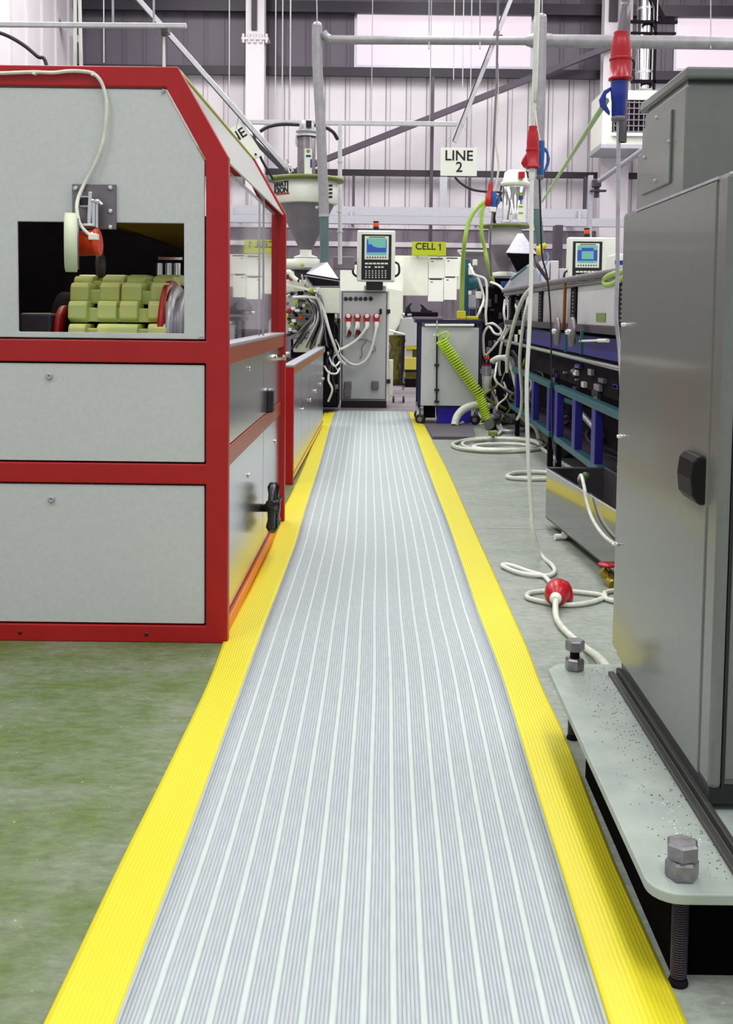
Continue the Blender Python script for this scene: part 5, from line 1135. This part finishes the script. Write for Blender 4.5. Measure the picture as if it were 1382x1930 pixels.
tp.part('head', MB().lathe(P(883, 533, 12.1), (1, 0, 0), [(R_(14, 12.1), 0), (R_(14, 12.1), R_(8, 12.1)), (R_(10, 12.1), R_(18, 12.1)), (R_(4, 12.1), R_(24, 12.1))], 20), 'teal')
tp.part('pedestal', MB().box(P(877, 560, 12.3).x, P(884, 560, 12.3).x, 12.12, 12.18, 0, P(880, 594, 12.1).z), 'dark')
tp.part('grey_shield', MB().prism(pix([(866, 473, 12.2), (914, 474, 12.2), (919, 496, 12.2), (930, 528, 12.2), (905, 520, 12.2), (888, 500, 12.2), (872, 486, 12.2)]), (0, .05, 0)), 'midgrey', .004)
tp.part('shield_edge', MB().beam(P(863, 472, 12.15), P(916, 473, 12.15), .03, .02).beam(P(863, 472, 12.15), P(874, 484, 12.15), .02, .02, up=(0, 1, 0)).beam(P(915, 480, 12.15), P(920, 490, 12.15), .02, .02, up=(0, 1, 0)), 'clip')
for (a, b_, c, d_, m_) in ((884, 548, 889, 556, 'paper'), (897, 549, 908, 563, 'paper'), (884, 557, 898, 580, 'zinc'), (884, 503, 892, 518, 'paper'), (892, 489, 900, 500, 'paper'), (886, 582, 897, 600, 'navy'), (898, 565, 904, 582, 'midgrey')): tp.part('terminal_box', MB().rbox(a, b_, c, d_, 12.0, .08), m_, .006)
cable('lime_hose', pix([(921, 376, 11.3), (908, 384, 11.3), (892, 402, 11.3), (882, 425, 11.3), (876, 455, 11.3), (873, 490, 11.5), (871, 530, 11.7), (870, 585, 11.8)]), R_(4, 11.3), 'cable_green', 'left lime green hose bowing down from the far red plug')
cable('lime_hose', pix([(912, 386, 11.5), (908, 405, 11.5), (908, 440, 11.5), (914, 468, 11.6), (918, 490, 11.6), (924, 512, 11.7), (930, 532, 11.8)]), R_(3.6, 11.5), 'cable_green', 'right lime green hose dropping from the far red plug')
G = 'white cables tangled behind the trolley'
LBS = ['white cable running down the right of the teal column', 'white cable arching right from the lime hose end and back to the filter', 'short white curved cable in front of the dark extruder body', 'white cable looping just above the filter knob', 'white cable hanging straight between extruder body and filter', 'short white cable beside the grey terminal boxes']
for ip, pp in enumerate([[(885, 498, 11.8), (891, 512, 11.7), (895, 518, 11.6), (912, 524, 11.6), (917, 534, 11.6), (918, 560, 11.6), (916, 590, 11.6), (917, 612, 11.6)], [(925, 532, 11.7), (940, 538, 11.6), (952, 553, 11.6), (958, 578, 11.6), (957, 605, 11.6), (948, 630, 11.6), (930, 655, 11.6), (914, 672, 11.6)],
           [(968, 572, 11.7), (974, 582, 11.6), (972, 600, 11.6), (962, 615, 11.6), (952, 632, 11.7)], [(917, 612, 11.5), (930, 610, 11.4), (944, 622, 11.4), (942, 630, 11.4), (932, 628, 11.5), (922, 616, 11.6), (912, 630, 11.6), (912, 660, 11.6), (914, 672, 11.6)],
           [(952, 565, 12), (950, 590, 11.9), (954, 620, 11.9), (945, 650, 11.8), (941, 690, 11.8), (943, 708, 11.8)], [(900, 520, 11.9), (912, 560, 11.9), (905, 585, 11.8), (900, 596, 11.8)]]):
    cable('tangled_cable', pix(pp), .014, 'clip', LBS[ip], G)
# far operator panel, cabinets and wall fittings
h2_ = panel_hmi(1071, 447, 1142, 548, 13.4, 'operator_panel', 'operator panel with blue screen seen over the hood rail at right', False)
h2_.part('side_enclosure', MB().rbox(1138, 448, 1162, 530, 13.5, .4), 'white', .01)
h2_.part('pedestal', MB().box(P(1080, 540, 13.5).x, P(1135, 540, 13.5).x, 13.55, 13.9, 0, P(1100, 546, 13.5).z), 'midgrey')
sc = T('slim_cabinet', 'slim pale grey cabinets standing left of the far operator panel', 'cabinet', (P(1046, 600, 14.5).x, 14.6, 0))
sc.part('body', MB().box(P(1018, 560, 14.5).x, P(1035, 560, 14.5).x, 14.5, 14.9, 0, P(1030, 492, 14.5).z).box(P(1037, 560, 14.5).x, P(1052, 560, 14.5).x, 14.5, 14.9, 0, P(1030, 491, 14.5).z), 'cladding', .01); sc.part('side_unit', MB().box(P(1053, 560, 14.6).x, P(1071, 560, 14.6).x, 14.6, 15, 0, P(1030, 505, 14.5).z), 'panel', .01)
single('dark_pillar', MB().box(P(1047, 460, 17).x, P(1061, 460, 17).x, 17, 17.3, 0, P(1050, 424, 17).z), 'brace', 'dark square pillar standing behind the slim pale cabinets', 'pillar')
wb_ = T('white_bin_box', 'white box with blue band glimpsed between the steel flex and the grey cabinet', 'box', (P(1175, 600, 9.5).x, 9.6, 0))
wb_.part('body', MB().box(P(1160, 560, 9.5).x, P(1210, 560, 9.5).x, 9.5, 9.9, 0, P(1170, 478, 9.5).z), 'white', .01); wb_.part('blue_band', MB().rbox(1160, 491, 1210, 499, 9.49, .02), 'plugblue')
ht_ = T('unit_heater', 'white wall mounted heater with dark grille at upper right', 'heater', P(1172, 280, 22.6))
ht_.part('casing', MB().rbox(1136, 170, 1262, 272, 22.0, 1.25), 'white', .03); ht_.part('base_trim', MB().rbox(1133, 270, 1264, 281, 22.0, 1.3), 'zinc', .02)
gr = ht_.part('grille', MB().rbox(1155, 188, 1240, 255, 21.97, .05), 'dark')
mb = MB()
for k in range(9): mb.rbox(1157 + k * 9.3, 190, 1159 + k * 9.3, 253, 21.95, .02)
for k in range(6): mb.rbox(1156, 192 + k * 11, 1239, 194 + k * 11, 21.94, .02)
ht_.part('louvres', mb, 'midgrey', under=gr); ht_.part('sill', MB().rbox(1153, 250, 1242, 256, 21.9, .06), 'clip', under=gr)
ft = T('heater_flue', 'shiny metal flue pipe rising from the wall heater', 'flue', P(1216, 168, 22.5))
fl0, fl1 = P(1216, 170, 22.5), P(1213, -60, 22.5); ft.part('pipe', MB().cyl(fl0, V((fl0.x, fl0.y, ZC)), .2, n=28), 'chrome')
for v in (20, 95, 140): p = P(1216, v, 22.5); ft.part('joint_band', MB().cyl(V((fl0.x, fl0.y, p.z)), V((fl0.x, fl0.y, p.z + .05)), .21, n=28), 'zinc')
ft.part('support_frame', MB().rbox(1187, 38, 1278, 43, 22.2, .08).rbox(1234, 5, 1238, 168, 22.2, .08).rbox(1190, 60, 1275, 64, 22.2, .06).rbox(1190, 150, 1262, 156, 22.2, .08), 'dark')
ft.part('diagonal_stay', MB().beam(P(1228, -10, 22.2), P(1252, 36, 22.2), .08, .06, up=(0, 1, 0)), 'dark')
pc = T('pipe_bracket', 'grey pipe on a dark clamp slanting up behind the grey cabinet', 'pipe', P(1125, 358, 17))
pc.part('pipe', MB().cyl(P(1125, 345, 17), P(1260, 248, 15), R_(4.5, 17)), 'zinc'); pc.part('clamp', MB().rbox(1118, 338, 1134, 352, 16.9, .15).rbox(1114, 357, 1144, 361, 16.9, .1).rbox(1122, 350, 1130, 372, 16.95, .1), 'darkgrey', .01)
pc.part('pipe_post', MB().box(P(1109, 400, 17).x, P(1117, 400, 17).x, 17, 17.1, 0, P(1110, 330, 17).z), 'zinc')
cable('green_line', [P(1143, 190, 3.75), P(1022, 380, 10.9)], .011, mat('pale green tube', (176, 212, 140), .4), 'straight pale green air line slanting from the big blue plug to the teal hose')

# ================================================================== HANGING PLUGS AND CABLES
def plug(u, v0, v1, Y, m, nm='shell', flap=1):
    a, b_ = P(u, v0, Y), P(u, v1, Y); h = (a - b_).length; return a, b_, h
def red_plug(t, u, v0, v1, Y, r):
    a, b_ = P(u, v0, Y), P(u - (v1 - v0) * .012, v1, Y); ax = (b_ - a).normalized(); h = (b_ - a).length
    s_ = t.part('connector_shell', MB().lathe(a, ax, [(r * .62, 0), (r * .66, h * .03), (r * .62, h * .06), (r * .82, h * .18), (r * .92, h * .35), (r * .92, h * .55)], 28), 'plugred')
    t.part('collar', MB().lathe(a, ax, [(r * 1.0, h * .53), (r * 1.03, h * .55), (r * 1.03, h * .585), (r * .97, h * .6)], 28), 'plugred', under=s_)
    t.part('socket_body', MB().lathe(a, ax, [(r * .95, h * .59), (r * .93, h * .92), (r * 1.08, h * .94), (r * 1.08, h * .99), (r * .8, h)], 28), 'plugred', under=s_)
    return a, b_, h, s_
def blue_plug(t, u, v0, v1, Y, r, flap=-1, m='plugblue'):
    a, b_ = P(u, v0, Y), P(u - (v1 - v0) * .012, v1, Y); ax = (b_ - a).normalized(); h = (b_ - a).length
    s_ = t.part('plug_body', MB().lathe(a, ax, [(r * 1.0, 0), (r * 1.02, h * .28), (r * .95, h * .5), (r * .9, h * .52), (r * .86, h * .94), (r * .7, h * .98)], 24), m)
    t.part('gland', MB().lathe(b_ - ax * h * .03, ax, [(r * .85, 0), (r * .9, h * .03), (r * .9, h * .10), (r * .6, h * .13)], 20), 'midgrey', under=s_)
    if flap:
        p = a + ax * h * .15 + V((flap * r, 0, 0)); t.part('flap', MB().prism([p, p + V((flap * r * .8, 0, -h * .1)), p + V((flap * r * 1.35, 0, -h * .35)), p + V((flap * r * 1.2, 0, -h * .52)), p + V((flap * r * .5, 0, -h * .68)), p + V((0, 0, -h * .78)), p + V((0, 0, -h * .68)), p + V((flap * r * .55, 0, -h * .45)), p + V((flap * r * .5, 0, -h * .2)), p + V((0, 0, -h * .12))], (0, r * .6, 0)), m, .003, under=s_)
    return a, b_
Y3 = 3.7
pA = T('power_connector', 'large red and blue power connector hanging in front of the wall heater', 'connector', P(1166, 224, Y3))
red_plug(pA, 1171, 60, 152, Y3, R_(20.5, Y3)); blue_plug(pA, 1167, 153, 222, Y3, R_(15, Y3))
pA.part('clip_wire', MB().tube(pix([(1193, 112, Y3), (1196, 118, Y3), (1195, 130, Y3)]), .004), 'black')
cable('hanging_cable', [V((P(1180, 0, Y3).x + .03, Y3, ZC))] + pix([(1182, -40, Y3), (1181, 0, Y3), (1177, 30, Y3), (1172, 60, Y3)]), .016, 'steel_dull', 'braided steel grey cable entering the top of the large red connector')
cable('steel_flex', pix([(1166, 226, Y3), (1166, 300, Y3), (1165, 420, Y3), (1164, 520, Y3), (1162, 600, Y3), (1168, 660, Y3), (1172, 740, Y3 - .05), (1174, 840, Y3 - .1)]), .0072, 'zinc', 'long grey steel flex hanging from the large blue plug beside the cabinet')
Y5 = 5.0
pB = T('power_connector', 'middle sized red and blue power connectors hanging side by side', 'connector', P(1003, 322, Y5))
a, b_, h, s_ = red_plug(pB, 1005, 238, 318, Y5, R_(12.5, Y5))
pB.part('lever', MB().prism(pix([(996, 283, Y5), (987, 297, Y5), (983, 306, Y5), (988, 314, Y5), (998, 319, Y5), (1003, 316, Y5), (998, 300, Y5)]), (0, .03, 0)), 'plugred', .006, under=s_)
blue_plug(pB, 1019, 266, 332, Y5 + .06, R_(8, Y5), 1, mat('mid blue plug plastic', (44, 96, 168), .35))
pB.part('gland', MB().lathe(P(1003, 318, Y5), (0, 0, -1), [(R_(6, Y5), 0), (R_(6, Y5), .03), (R_(4.5, Y5), .05)], 16), 'clip')
cable('hanging_cable', [V((P(1012, 0, Y5).x + .02, Y5, ZC))] + pix([(1013, -30, Y5), (1011, 30, Y5), (1008, 130, Y5), (1005, 200, Y5), (1005, 240, Y5)]), R_(4, Y5), 'cable', 'pale cable dropping from the roof into the middle red connector')
cable('hanging_cable', [V((P(1018, 0, Y5).x + .05, Y5 + .06, ZC))] + pix([(1018, -30, Y5 + .06), (1009, 90, Y5 + .06), (1008, 180, Y5 + .06), (1013, 240, Y5 + .06), (1019, 268, Y5 + .06)]), R_(1.6, Y5), 'clip', 'thin white cable beside the middle red connector')
cable('black_lead', pix([(1017, 334, Y5 + .06), (1019, 400, Y5 + .1), (1022, 480, Y5 + .2), (1032, 525, Y5 + .3), (1038, 600, Y5 + .5), (1040, 720, Y5 + .7), (1041, 820, Y5 + .9), (1049, 872, Y5 + .75)]), R_(1.8, Y5), 'cable_dark', 'thin black lead falling from the small blue plug into the stainless tank')
Y9 = 9.0
pC = T('power_connector', 'small distant red and blue power connector hanging near the lime hoses', 'connector', P(926, 400, Y9))
a = pC.part('connector_shell', MB().lathe(P(926, 344, Y9), (P(920, 386, Y9) - P(926, 344, Y9)), [(R_(3.5, Y9), 0), (R_(5, Y9), .03), (R_(5.5, Y9), .12), (R_(6.5, Y9), .125), (R_(6.5, Y9), .19), (R_(4, Y9), .2)], 16), 'plugred')
blue_plug(pC, 931, 361, 392, Y9, R_(5.5, Y9), 1, MC['mid blue plug plastic'])
pC.part('terminal', MB().rbox(923, 390, 936, 399, Y9 - .03, .06), 'clip', .005)
cable('hanging_cable', [V((P(938, 0, Y9).x, Y9, ZC))] + pix([(938, 60, Y9), (938, 120, Y9), (934, 200, Y9), (930, 290, Y9), (927, 345, Y9)]), .010, 'midgrey', 'thin grey cable falling from the diagonal strut to the far red plug')
cable('hanging_cable', pix([(938, 120, Y9 + .1), (938, 200, Y9 + .1), (934, 260, Y9 + .1), (940, 310, Y9 + .1), (936, 345, Y9 + .1), (932, 362, Y9 + .1)]), .009, 'cable', 'thin pale cable waving down to the far small blue plug')
cable('hanging_cable', pix([(929, 399, Y9), (925, 440, Y9), (924, 480, Y9 + .2), (926, 520, Y9 + .5)]), .008, 'midgrey', 'thin grey cable below the far small blue plug')
# the main white cable
mc = pix([(1003, 322, Y5), (1002, 420, Y5), (1001, 540, Y5), (997, 640, Y5), (993, 720, Y5), (994, 800, Y5 + .02), (997, 880, Y5 + .05), (1002, 960, Y5 + .1), (1006, 1005, Y5 + .12)]) + fp_([(1022, 1047), (1040, 1064), (1046, 1076), (1036, 1084), (1010, 1084), (978, 1079), (950, 1068), (949, 1064), (965, 1066), (1000, 1078), (1022, 1084), (1032, 1092), (1042, 1104)], .014)
cable('trailing_cable', mc, R_(4.0, Y5) , 'clip', 'thick pale cable hanging from the middle red connector and looping across the floor', n=10)
fc = T('floor_connector', 'red round socket connector with open flap lying on the floor', 'connector', FL(1050, 1150))
p0 = FL(1052, 1116, .04); p1 = FL(1046, 1139, .035); ax = (p1 - p0).normalized(); r_ = .052
s_ = fc.part('shell', MB().lathe(p0 + V((0, 0, .012)), ax, [(r_ * .55, -.02), (r_ * .9, -.005), (r_, .02), (r_ * .98, .075), (r_ * .8, .105), (r_ * .48, .125)], 28), 'plugred')
fc.part('gland', MB().lathe(p0 + V((0, 0, .012)) + ax * .12, ax, [(r_ * .46, 0), (r_ * .46, .02), (r_ * .25, .03)], 20), 'offwhite', under=s_)
fc.part('flap', MB().lathe(FL(1067, 1118, .05), V((.9, -.7, .35)), [(.02, -.006), (.048, -.004), (.052, .004), (.03, .014)], 24), 'plugred', under=s_)
cable('trailing_cable', [p0 + V((0, 0, .012)) + ax * .13] + fp_([(1048, 1160), (1058, 1180), (1080, 1202), (1105, 1222)], .014) + [FL(1128, 1238, .06), FL(1148, 1262, .16), FL(1158, 1285, .19)], .0125, 'cable', 'pale cable running from the red floor connector up onto the foot plate')
cable('trailing_cable', fp_([(1400, 1100), (1165, 1112), (1140, 1126), (1110, 1136), (1075, 1140), (1040, 1137), (1005, 1130), (993, 1124), (1000, 1117), (1025, 1114), (1060, 1114), (1100, 1117), (1135, 1122), (1170, 1135), (1400, 1160)], .012), .0105, 'cable', 'pale cable loop on the floor passing under the red connector')
# coils and hoses on the floor
def floor_loop(name, cx0, cy0, rx, ry, turns, r, m, label, jit=3, z=.016, seed=1):
    rq = random.Random(seed); pts_ = []
    for i in range(int(turns * 12) + 1):
        a = i * PI / 6; k = 1 + .12 * math.sin(a * .37 + seed); pts_.append(FL(cx0 + rx * k * math.cos(a) + rq.uniform(-jit, jit), cy0 + ry * k * math.sin(a), z + .004 * i / 12))
    return cable(name, pts_, r, m, label, k=4)
floor_loop('coiled_cable', 942, 838, 82, 12, 2.6, .015, 'cable', 'largest coil of pale cable lying on the floor right of the rubber pad', seed=1)
floor_loop('coiled_cable', 950, 842, 60, 6, 1.8, .013, 'clip', 'inner white cable coil lying inside the largest floor coil', seed=2)
cable('floor_hose', fp_([(868, 800), (890, 788), (930, 792), (945, 806), (940, 818), (920, 826), (895, 830)], .02), .017, 'cable', 'white hose curving out from under the trolley onto the floor')
cable('floor_hose', pix([(857, 802, 11.0), (862, 785, 11.05), (875, 771, 11.1), (898, 763, 11.2), (920, 766, 11.5)]), .042, 'cable', 'thick grey hose arching up in front of the blue bin')
cable('floor_hose', fp_([(922, 800), (945, 790), (975, 790), (1005, 800), (1025, 815), (1040, 832), (1062, 850)], .06), .055, mat('dark olive hose', (96, 98, 90), .5), 'thick dark olive hose curving on the floor towards the blue frame')
cable('floor_hose', fp_([(936, 802), (950, 812), (985, 812), (1010, 808)], .03), .02, 'zinc', 'short light hose lying behind the floor coil')
cable('floor_hose', fp_([(1022, 846), (1045, 862), (1075, 882), (1083, 888), (1070, 894), (1020, 890), (975, 891), (957, 897), (965, 901), (1000, 903), (1030, 903)], .016), .017, 'cable', 'pale hose looping on the floor behind the stainless tank')
G = 'loose cables and hoses tangled by the right line'
for i in range(16):
    u = r6.uniform(925, 1010); v = r6.uniform(700, 790)
    cable('loose_cable', pix([(u, v - 40, 11.3), (u + r6.uniform(-14, 14), v - 15, 11.0), (u + r6.uniform(-20, 26), v + 5, 10.9), (u + r6.uniform(-20, 40), min(v + 30, 795), 11.0)]), r6.choice([.010, .014, .02]), ['clip', 'midgrey', 'cable_dark', 'lidgreen'][i % 4], ['white', 'grey', 'black', 'olive'][i % 4] + ' loose cable in the tangle at the foot of the right machine line', G)
cable('drooping_cable', pix([(1000, 545, 8), (985, 565, 8.2), (972, 600, 8.4), (963, 635, 8.6), (957, 665, 8.8), (956, 700, 9.2)]) , .017, 'cable', 'pale green tinted cord slanting down left of the long white cable')
cable('drooping_cable', pix([(998, 560, 8.6), (990, 590, 8.6), (984, 630, 8.7), (980, 680, 8.8), (984, 740, 9.0), (982, 775, 9.2), (975, 790, 9.6)]), .014, 'cable', 'second pale cord hanging just left of the long white cable')
cable('bundled_cable', pix([(928, 680, 10.8), (940, 674, 10.7), (955, 678, 10.7), (966, 695, 10.7), (972, 720, 10.7), (978, 745, 10.7), (978, 770, 10.6), (992, 792, 10.4), (1010, 805, 10.2), (1018, 830, 9.9)]), .026, 'cable', 'thick bundled pale cable drooping from the filter to the floor')
cable('bundled_cable', pix([(930, 684, 10.9), (948, 672, 10.8), (966, 678, 10.8), (971, 695, 10.8), (966, 706, 10.8)]), .018, 'zinc', 'short looped grey cable above the floor tangle')
gv = T('hose_coupling', 'small green hose coupling lying inside the floor cable coil', 'coupling', FL(929, 824)); gv.part('body', MB().cyl(FL(922, 818, .04), FL(937, 818, .04), .035).cyl(FL(929, 818, .04), FL(929, 818, .10), .02), 'lidgreen', .004)
yc_ = T('yellow_coupling', 'bright yellow pipe coupling on the teal hose beside the white cable', 'coupling', P(1016, 483, 11.12))
yc_.part('body', MB().lathe(P(1012, 473, 11.12), (1, 0, .2), [(R_(7, 11), 0), (R_(9, 11), .01), (R_(9, 11), .05), (R_(7, 11), .06)], 18), 'yellow_paint'); yc_.part('cap', MB().cyl(P(1017, 466, 11.12), P(1029, 462, 11.12), R_(5, 11)), 'yellow_paint')
cable('blue_tube', pix([(1030, 476, 10.9), (1034, 485, 10.9), (1028, 500, 10.9), (1020, 512, 10.9), (1018, 530, 10.9)]), .008, 'cable_blue', 'thin pale blue tube hanging below the yellow coupling')
cable('black_lead', pix([(1010, 485, 10.9), (1014, 500, 10.8), (1024, 515, 10.8), (1033, 528, 10.8)]), .02, 'cable_dark', 'short thick black lead below the yellow coupling')
